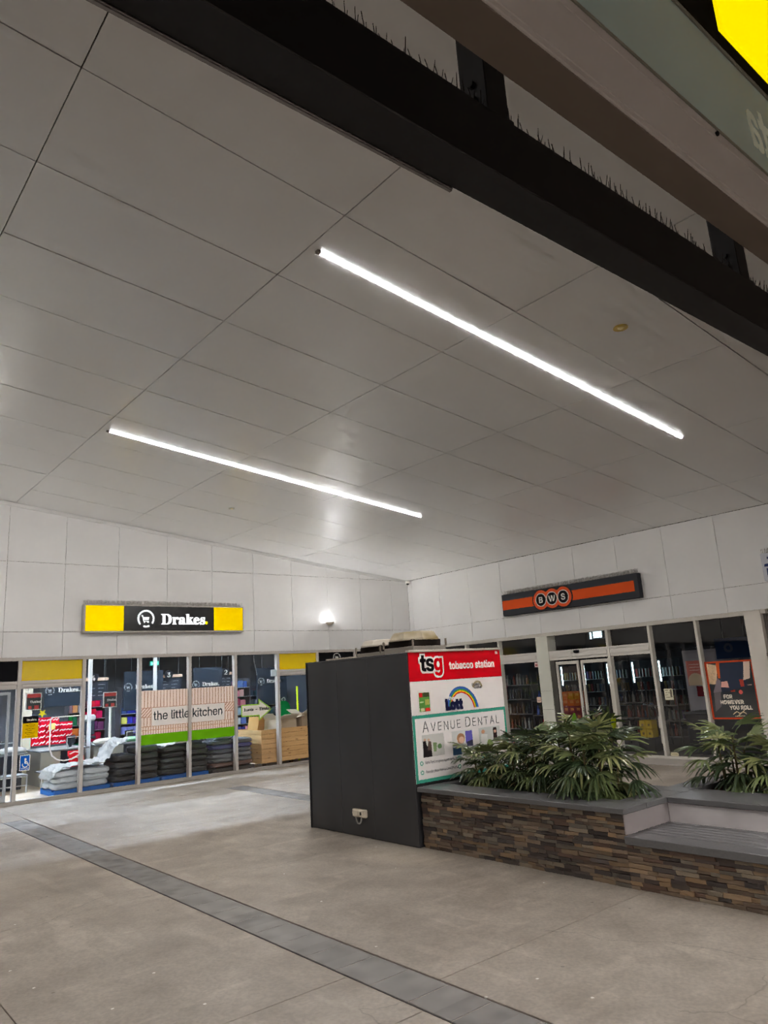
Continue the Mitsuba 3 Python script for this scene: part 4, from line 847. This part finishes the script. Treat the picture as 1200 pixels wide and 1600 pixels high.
# ------------------------------------------------------------------ dark utility enclosure with sign boards
KX0, KX1, KY0, KY1, KZ = -8.80, -7.03, -9.78, -7.45, 2.335
ku = thing('utility_enclosure', 'dark grey sheet clad enclosure standing on the floor, its end wall facing left', 'enclosure')
part(ku, 'core', box(KX0 + .02, KX1, KY0 + .02, KY1 - .02, 0.0, KZ - .01), 'dark_sheet')
for a, b in ((-7.45, -8.225), (-8.228, -8.94), (-8.943, -9.78)):
    part(ku, 'side_sheet', cbox(KX0, KX0 + .022, b, a, .012, KZ - .012, .003), 'dark_sheet')
part(ku, 'top_rim', cat(cbox(KX0 - .006, KX0 + .03, KY0, KY1, KZ - .03, KZ, .004), cbox(KX0, KX1, KY1 - .03, KY1, KZ - .03, KZ, .004)), 'dark_sheet')
part(ku, 'corner_rim', cbox(KX0 - .008, KX0 + .02, KY1 - .03, KY1 + .008, 0, KZ, .003), 'matte', rgb(30, 30, 32))
part(ku, 'roof_edge', cbox(KX0 + .01, KX1 + .01, KY0 - .03, KY0 + .04, KZ - .002, KZ + .028, .004), 'matte', rgb(190, 184, 176), label='pale metal roof edge')
part(ku, 'roof_edge', cbox(KX0 + .02, KX0 + .10, -8.60, -7.95, KZ - .002, KZ + .022, .004), 'matte', rgb(170, 160, 148))
def vent(x, y, r, h, zc, label, mat, colr=None):
    t = thing('roof_vent', label, 'vent')
    part(t, 'base', cbox(x - r * .92, x + r * .92, y - r * .92, y + r * .92, KZ, zc - .085, .01), 'matte', rgb(132, 126, 118))
    part(t, 'neck', cbox(x - r * .78, x + r * .78, y - r * .78, y + r * .78, zc - .085, zc + .01, .01), 'matte', rgb(34, 30, 28))
    m = trimesh.creation.revolve(np.array([(0, .0), (r * 1.08, 0), (r * 1.09, .02), (r * .92, h * .9), (r * .8, h), (0, h)]), sections=8)
    m = rotz(m, 22.5, [0, 0, 0]); m.apply_translation([x, y, zc]); part(t, 'cap', m, mat, colr)
    part(t, 'bracket', cat(*[cbox(x + sx * r * .92 - .012, x + sx * r * .92 + .012, y + sy * r * .92 - .012, y + sy * r * .92 + .012, zc - .09, zc + .012, .003) for sx in (-1, 1) for sy in (-1, 1)]), 'matte', rgb(120, 112, 102))
vent(-7.95, -9.0, .345, .125, 2.53, 'weathered tan roof vent, the nearer and higher of two on the enclosure', 'weathered')
vent(-7.60, -7.85, .33, .105, 2.525, 'pale roof vent, the farther and lower of two on the enclosure', 'matte', rgb(206, 198, 186))
po_ = thing('power_outlet', 'weatherproof double power outlet low on the dark enclosure', 'power outlet')
part(po_, 'box', cbox(KX0 - .055, KX0, -8.80, -8.52, .255, .355, .012), 'matte', rgb(196, 186, 170)); part(po_, 'cover', cat(cbox(KX0 - .07, KX0 - .05, -8.66, -8.54, .27, .345, .008), cbox(KX0 - .075, KX0 - .05, -8.785, -8.68, .265, .35, .01)), 'matte', rgb(206, 196, 180))
part(po_, 'switch', cbox(KX0 - .085, KX0 - .07, -8.75, -8.72, .29, .33, .004), 'matte', rgb(60, 56, 50)); part(po_, 'conduit', tube([(KX0 - .03, -8.63 - .06 * math.cos(a) * 1.0, .255 - .085 * math.sin(a)) for a in np.linspace(0, math.pi, 9)], .011, 8), 'matte', rgb(140, 138, 134))

SF = lambda off=0.0: Face((KX0 + .02, KY0 - .006 - off, 0), (1, 0, 0), (0, 0, 1))     # u 0..1.72
W = KX1 - KX0 - .03
tg = thing('sign_board', 'red sign board at the top of the enclosure with white and black lettering', 'sign')
part(tg, 'board', SF().put(rect(-.01, 1.965, W, KZ - .005), 0, .006), 'gloss', rgb(196, 6, 26))
lt = union_all([at(text('t', .225, weight=800, xs=.92), .185, 2.085), at(text('s', .225, weight=800, xs=.92), .285, 2.085)]); lg = at(text('g', .225, weight=800, xs=.92), .425, 2.085)
logo = union_all([lt, lg])
part(tg + '__board', 'logo_outline', SF(.006).put(union_all([logo.buffer(.026, join_style=2), rect(.24, 2.085, .56, 2.19)]).difference(Polygon()), 0, .002), 'matte', rgb(236, 232, 228), label='white outline of the logo letters')
part(tg + '__board', 'logo_black', SF(.008).put(lt, 0, .002), 'matte', rgb(18, 16, 18), label='black letters'); part(tg + '__board', 'logo_red', SF(.008).put(lg, 0, .002), 'matte', rgb(196, 6, 26), label='red letter')
g = text('tobacco station', .105, weight=800, grow=.01, fit=.89)
part(tg + '__board', 'letters', SF(.006).put(at(g, .71 - g.bounds[0], 2.095), 0, .003), 'matte', rgb(238, 234, 230), label='white lettering')
part(tg + '__board', 'badge', SF(.006).put(rect(1.64, 2.275, 1.69, 2.315), 0, .002), 'matte', rgb(240, 200, 200))
lo = thing('sign_board', 'white sign board with a rainbow logo in the middle of the enclosure', 'sign')
part(lo, 'board', SF().put(rect(-.01, 1.545, W, 1.963), 0, .006), 'gloss', rgb(240, 234, 232))
cx, cz = .90, 1.575
def arc(r0, r1): return affinity.scale(Point(0, 0).buffer(r1, 48).difference(Point(0, 0).buffer(r0, 48)), .98, .98, origin=(0, 0)).intersection(sbox(-1, -.0, 1, 1))
for r0, colr in ((.208, (176, 40, 36)), (.226, (236, 190, 40)), (.244, (60, 130, 60)), (.262, (54, 84, 150))):
    part(lo + '__board', 'rainbow', SF(.006).put(at(affinity.skew(arc(r0, r0 + .0185 if r0 < .25 else .297), xs=-8), cx, cz), 0, .002), 'matte', rgb(*colr), label='rainbow band')
g = text('Lott', .135, weight=900, grow=.055)
part(lo + '__board', 'letters', SF(.0085).put(at(affinity.scale(g, .86, 1.0, origin=(0, 0)), .585, 1.575), 0, .003), 'matte', rgb(22, 24, 50), label='dark blue lettering')
g = text('the', .05, weight=800)
part(lo + '__board', 'small_letters', SF(.0085).put(at(g, .645, 1.70), 0, .003), 'matte', rgb(236, 234, 236))
part(lo + '__board', 'small_arc', SF(.006).put(union_all([at(affinity.scale(a, .32, .32, origin=(0, 0)), 1.225, 1.835) for a in (arc(.21, .235), arc(.25, .275), arc(.285, .30))]), 0, .002), 'matte', rgb(150, 134, 96))
part(lo + '__board', 'small_print', SF(.0085).put(union_all([at(text('Golden', .035, weight=600), 1.11, 1.862), at(text('Casket', .035, weight=600), 1.15, 1.822)]), 0, .002), 'matte', rgb(96, 90, 90))
part(lo + '__board', 'ticket', SF(.006).put(rect(.10, 1.565, .335, 1.845), 0, .002), 'matte', rgb(230, 226, 220))
for (a, b, c, d, colr) in ((.125, 1.585, .31, 1.82, (80, 130, 60)), (.13, 1.765, .19, 1.82, (190, 40, 40)), (.195, 1.765, .31, 1.82, (60, 66, 44)), (.225, 1.585, .31, 1.63, (200, 50, 44)), (.145, 1.59, .21, 1.63, (226, 220, 180)), (.225, 1.665, .30, 1.735, (170, 170, 90)), (.135, 1.695, .205, 1.71, (200, 214, 170))):
    part(lo + '__board', 'print', SF(.008).put(rect(a, b, c, d), 0, .001 + .0006 * (colr != (80, 130, 60))), 'matte', rgb(*colr))
de = thing('sign_board', 'white sign board with a teal edge and three photos behind the palms', 'sign')
part(de, 'board', SF().put(rect(-.01, .735, W, 1.543), 0, .006), 'gloss', rgb(241, 236, 234)); TEAL = rgb(58, 142, 122)
part(de + '__board', 'edge', SF(.006).put(union_all([rect(-.01, 1.505, W, 1.543), rect(-.01, .735, .03, 1.543), rect(W - .03, .735, W, 1.543), rect(-.01, .735, W, .775)]), 0, .002), 'matte', TEAL, label='teal edge')
def caps(s, h, x, z, wdt):
    gs_, px = [], 0
    for w_ in s.split(' '):
        for i, c in enumerate(w_):
            gg = text(c, h * (1.22 if i == 0 else 1.0), weight=300); b = gg.bounds
            gs_.append(at(gg, px - b[0], 0)); px += b[2] - b[0] + h * .42
        px += h * .55
    u_ = union_all(gs_); b = u_.bounds
    return at(affinity.scale(u_, wdt / (b[2] - b[0]), 1, origin=(b[0], 0)), x - b[0], z)
part(de + '__board', 'letters', SF(.006).put(caps('AVENUE DENTAL', .105, .155, 1.335, 1.44), 0, .002), 'matte', rgb(70, 66, 68), label='thin grey capitals')
def photo(x, z, w, h, layers):
    part(de + '__board', 'photo', SF(.006).put(rect(x, z, x + w, z + h), 0, .0015), 'matte', rgb(*layers[0]))
    for k, (colr, pts) in enumerate(layers[1:]):
        part(de + '__board', 'photo_print', SF(.0075 + .0006 * k).put(Polygon([(x + w * a, z + h * b) for a, b in pts]), 0, .0006), 'matte', rgb(*colr))
bust = lambda cx_, cz_, s_: [(cx_ + s_ * q * math.cos(a), cz_ + s_ * 1.15 * math.sin(a)) for a in np.linspace(0, 2 * math.pi, 12, endpoint=False) for q in (1,)]
photo(.13, 1.03, .38, .27, [(206, 204, 200), ((30, 26, 28), [(.02, .0), (.42, .0), (.40, .35), (.2, .5), (.16, .75), (.04, .72)]), ((80, 66, 60), [(.22, .3), (.42, .3), (.40, .68), (.28, .7)]), ((206, 168, 146), bust(.30, .76, .055)), ((206, 168, 146), bust(.12, .78, .05)), ((120, 140, 100), [(.5, .2), (.62, .2), (.66, .6), (.48, .62)]), ((90, 120, 80), bust(.78, .42, .10))])
photo(.66, 1.0, .38, .30, [(214, 214, 212), ((96, 90, 170), [(.66, .42), (1, .42), (1, .95), (.66, .95)]), ((40, 60, 84), [(.0, .0), (.42, .0), (.42, .3), (.0, .32)]), ((176, 130, 96), bust(.42, .66, .20)), ((226, 190, 168), bust(.45, .60, .13)), ((60, 60, 80), [(.7, .3), (1, .3), (1, .55), (.7, .5)])])
photo(1.17, 1.0, .42, .30, [(210, 212, 208), ((238, 238, 236), [(.05, .0), (.4, .0), (.38, .7), (.1, .72)]), ((206, 160, 130), bust(.2, .82, .08)), ((44, 34, 34), [(.66, .35), (.86, .3), (.84, .95), (.68, .95)]), ((220, 184, 160), bust(.76, .78, .06)), ((120, 140, 84), bust(.48, .3, .14))])
for (x, z, s_) in ((.10, .965, 'Same Day Emergency Appointments Available'), (.10, .855, "Australia's Most Awarded Dental Practice")):
    part(de + '__board', 'bullet', SF(.006).put(at(ring(.016, .027), x, z), 0, .0015), 'matte', TEAL); gg = text(s_, .034, weight=500, fit=.66 if 'Same' in s_ else .58, simp=1.2)
    part(de + '__board', 'small_print', SF(.006).put(at(gg, x + .06 - gg.bounds[0], z - .015), 0, .0015), 'matte', rgb(90, 86, 90))
part(de + '__board', 'bullet', SF(.006).put(union_all([at(ring(.016, .027), .76, .855), at(ring(.016, .027), .76, .965)]), 0, .0015), 'matte', TEAL)
part(de + '__board', 'teal_shape', SF(.006).put(Polygon([(1.22, .86), (1.36, .86), (1.38, .93), (1.30, .98), (1.20, .93)]), 0, .0015), 'matte', rgb(70, 160, 146))

# ------------------------------------------------------------------ planters and bench
SPAL = [(118, 102, 86), (96, 82, 70), (142, 122, 98), (84, 76, 70), (72, 62, 58), (112, 106, 96), (144, 120, 92), (94, 74, 63), (128, 112, 96), (80, 73, 70), (138, 128, 112), (62, 54, 52)]
def stone_wall(parent, x, y_hi, y_lo, z0, z1, row_h=.034):
    z = z0
    while z < z1 - .004:
        h = min(rng.uniform(row_h * .8, row_h * 1.25), z1 - z)
        if z1 - z - h < .014: h = z1 - z
        y = y_hi
        while y > y_lo + .004:
            L = rng.uniform(.07, .24)
            if y - L < y_lo + .06: L = y - y_lo
            out = rng.uniform(.0, .024)
            m = box(x - out, x + .03, y - L + .0012, y - .0012, z + .001, z + h - .001)
            v = m.vertices; fr = v[:, 0] < x + .01
            v[fr] += rng.uniform(-.0035, .0035, (fr.sum(), 3))
            c = rgb(*SPAL[rng.integers(len(SPAL))]) * rng.uniform(.62, 1.15)
            part(parent, 'stone', m, 'slate', np.clip(c * .70 * np.array([1.04, .98, .94]), 0, 1))
            y -= L
        z += h
PX = -8.72          # front face
pl = thing('planter', 'long stone faced planter bed in front of the sign boards, left of the bench', 'planter')
stone_wall(pl, PX, -9.80, -12.632, .0, .645)
part(pl, 'core', cat(box(PX + .03, PX + .12, -12.62, -9.80, 0, .645), box(-7.62, -7.52, -12.62, -9.80, 0, .645), box(PX + .03, -7.52, -9.90, -9.80, 0, .645)), 'render_coat')
part(pl, 'end_wall', cat(box(PX + .031, -7.52, -12.64, -12.54, 0, .645), box(PX - .016, PX + .031, -12.645, -12.633, .462, .645)), 'matte', rgb(148, 141, 142), label='smooth rendered end wall with shade put into its grey colour')  # same render as the back rest, greyed to stand for shade
CT = .70
for a in ((PX - .07, PX + .33, -12.68, -9.79), (-7.66, -7.42, -12.68, -9.79), (PX + .332, -7.662, -12.68, -12.38), (PX + .332, -7.662, -9.93, -9.79)):
    part(pl, 'coping', cbox(*a, .645, CT, .006), 'coping_stone', label='dark polished coping')
be = thing('bench', 'low bench of dark slats on a stone faced base between the planters', 'bench')
stone_wall(be, PX - .005, -12.634, -16.2, .0, .385)
part(be, 'base', box(PX + .026, -7.95, -16.2, -12.645, 0, .385), 'render_coat')
part(be, 'seat_edge', cbox(PX - .06, PX + .16, -16.2, -12.645, .385, .458, .006), 'coping_stone')
for k in range(6): part(be, 'slat', cbox(PX + .170 + .098 * k, PX + .252 + .098 * k, -16.2, -12.645, .40, .462, .008), 'coping_stone')
part(be, 'seat_support', box(PX + .16, -7.96, -16.2, -12.645, .385, .40), 'matte', rgb(24, 24, 26))
p2 = thing('planter', 'planter bed behind the bench, with a smooth pale back rest wall', 'planter')
part(p2, 'wall', cat(box(-7.95, -7.85, -16.2, -12.645, .0, .645), box(-6.55, -6.45, -16.2, -12.4, 0, .645), box(-7.51, -6.45, -12.5, -12.4, 0, .645)), 'render_coat')
for a in ((-8.02, -7.42, -16.2, -12.685), (-6.72, -6.40, -16.2, -12.36), (-7.415, -6.722, -12.66, -12.36)):
    part(p2, 'coping', cbox(*a, .645, CT, .006), 'coping_stone', label='dark polished coping')
def mulch(x0, x1, y0, y1, label, n):
    t = thing('bark_mulch', label, 'mulch', kind='stuff')
    ms = [box(x0, x1, y0, y1, .3, .60)]
    cs_ = [np.tile(rgb(52, 38, 30), (8, 1))]
    for _ in range(n):
        m = box(-.5, .5, -.5, .5, -.5, .5); m.apply_scale([rng.uniform(.02, .06), rng.uniform(.012, .03), rng.uniform(.005, .012)])
        m = rotz(rot(m, rng.uniform(-30, 30), [0, 1, 0], [0, 0, 0]), rng.uniform(0, 180), [0, 0, 0]); m.apply_translation([rng.uniform(x0 + .03, x1 - .03), rng.uniform(y0 + .03, y1 - .03), .603 + rng.uniform(0, .014)])
        ms.append(m); cs_.append(np.tile(rgb(*[(92, 58, 40), (130, 86, 58), (70, 46, 34), (150, 106, 76)][rng.integers(4)]), (8, 1)))
    part(t, None, cat(*ms), 'matte', np.vstack(cs_))
mulch(PX + .12, -7.62, -12.535, -9.905, 'brown bark mulch filling the long planter', 1300)
mulch(-7.85, -6.55, -16.15, -12.505, 'brown bark mulch filling the planter behind the bench', 1300)

# lady palms
LEAFC = [(48, 60, 40), (62, 74, 46), (40, 52, 34), (84, 94, 58), (54, 66, 42), (124, 128, 84), (98, 106, 66)]  # palest tones put leaf highlights into the colour
def leaflet(base, d, up, L, w, droop):
    n = 6
    d = d / np.linalg.norm(d); s = np.cross(d, up); s /= np.linalg.norm(s); u = np.cross(s, d)
    t = np.linspace(0, 1, n)
    wid = w * np.array([.35, .85, 1.0, .95, .75, .30])
    c = base + np.outer(t * L, d) + np.outer(-droop * L * t ** 2.2, [0, 0, 1])
    l, r = c - np.outer(wid, s) + np.outer(wid * .35, u), c + np.outer(wid, s) + np.outer(wid * .35, u)
    v = np.stack([l, c, r], 1).reshape(-1, 3); f = []
    for i in range(n - 1):
        a = 3 * i; f += [[a, a + 3, a + 4], [a, a + 4, a + 1], [a + 1, a + 4, a + 5], [a + 1, a + 5, a + 2]]
    return trimesh.Trimesh(v, f, process=False)
def fan(origin, az, elev, pet, R_, k, droop, w):
    d = np.array([math.cos(az) * math.cos(elev), math.sin(az) * math.cos(elev), math.sin(elev)])
    side = np.array([-math.sin(az), math.cos(az), 0.0]); up = np.cross(d, side); up = up if up[2] > 0 else -up
    hub = origin + d * pet + np.array([0, 0, -.10 * pet])
    ms = [tube([origin, origin + d * pet * .5 + [0, 0, .01], hub], [.006, .005, .004], 5)]
    dd = d + np.array([0, 0, -.25]); dd /= np.linalg.norm(dd)
    for a in np.linspace(-1.15, 1.15, k):
        q = dd * math.cos(a) + side * math.sin(a) + np.array([0, 0, -.08 * abs(a)])
        ms.append(leaflet(hub, q, up, R_ * rng.uniform(.85, 1.1) * (1 - .16 * abs(a)), w * rng.uniform(.8, 1.15), droop * rng.uniform(.7, 1.4)))
    return ms
def palm(cx, cy, h, spread, canes, label, fans=8, R_=.27, lowleaf=.25, w=.022, seed=0):
    t = thing('lady_palm', label, 'plant')
    for c_ in range(canes):
        a = 2 * math.pi * (c_ + rng.uniform(0, .7)) / canes
        rr = spread * math.sqrt(rng.uniform(.15, 1)) * .5
        bx_, by_ = cx + rr * math.cos(a), cy + rr * math.sin(a)
        hh = h * rng.uniform(.68, 1.0)
        top = np.array([bx_ + .25 * rr * math.cos(a), by_ + .25 * rr * math.sin(a), .60 + hh - R_ * .45])
        part(t, 'cane', tube([(bx_, by_, .585), ((bx_ + top[0]) / 2, (by_ + top[1]) / 2, .6 + (top[2] - .6) * .5), top], [.013, .011, .008], 6), 'matte', rgb(64, 56, 38))
        for k in range(fans):
            fz = lowleaf + (1 - lowleaf) * (k + .5) / fans
            o = np.array([bx_, by_, .6]) * (1 - fz) + top * fz
            az = a + k * 2.4 + rng.uniform(-.4, .4)
            elev = (-.1 + 1.05 * fz ** 1.5) + rng.uniform(-.2, .2)
            ms = fan(o, az, elev, rng.uniform(.14, .24), R_ * rng.uniform(.85, 1.12), int(rng.integers(7, 11)), rng.uniform(.08, .22) + .5 * (1 - fz) ** .8, w * (1.0 - .12 * (k % 2)))
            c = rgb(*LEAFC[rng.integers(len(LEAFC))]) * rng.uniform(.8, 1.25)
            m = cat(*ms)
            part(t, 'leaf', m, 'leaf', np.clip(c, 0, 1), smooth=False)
palm(-8.02, -10.32, .56, .30, 6, 'small lady palm at the left end of the long planter before the white sign', 9, .22, .25, .018)
palm(-7.98, -10.76, .64, .28, 5, 'lady palm second from the left in the long planter', 10, .24, .15, .018)
palm(-8.02, -11.18, .84, .34, 5, 'lady palm in the middle of the long planter', 10, .27, .15, .019)
palm(-7.85, -11.50, .90, .30, 4, 'lady palm at the back of the long planter, just left of the biggest one', 10, .28, .15, .019)
palm(-8.06, -11.92, .90, .46, 8, 'biggest dense lady palm at the right end of the long planter', 13, .30, .08, .019)
palm(-7.10, -12.98, .76, .26, 4, 'lady palm behind the bench, left of the one at the picture edge', 9, .29, .25, .019)
palm(-7.05, -13.55, .76, .34, 5, 'lady palm behind the bench at the right edge of the picture', 9, .27, .25, .019)
yl = thing('broad_leaf_shoot', 'two bright green broad leaves standing above the biggest palm', 'plant')
part(yl, 'leaf', leaflet(np.array([-8.05, -11.70, 1.32]), np.array([.02, -.05, 1.0]), np.array([-1., 0, 0]), .20, .035, -.0), 'leaf', rgb(88, 130, 24), smooth=True)
part(yl, 'leaf', leaflet(np.array([-7.9, -12.10, 1.34]), np.array([.05, -.1, 1.0]), np.array([-1., 0, 0]), .14, .035, -.0), 'leaf', rgb(140, 150, 20), smooth=True)
part(yl, 'stem', cat(tube([(-8.02, -11.76, .60), (-8.05, -11.70, 1.33)], .006, 5), tube([(-8.02, -11.78, .60), (-7.9, -12.10, 1.35)], .006, 5)), 'matte', rgb(70, 90, 30))
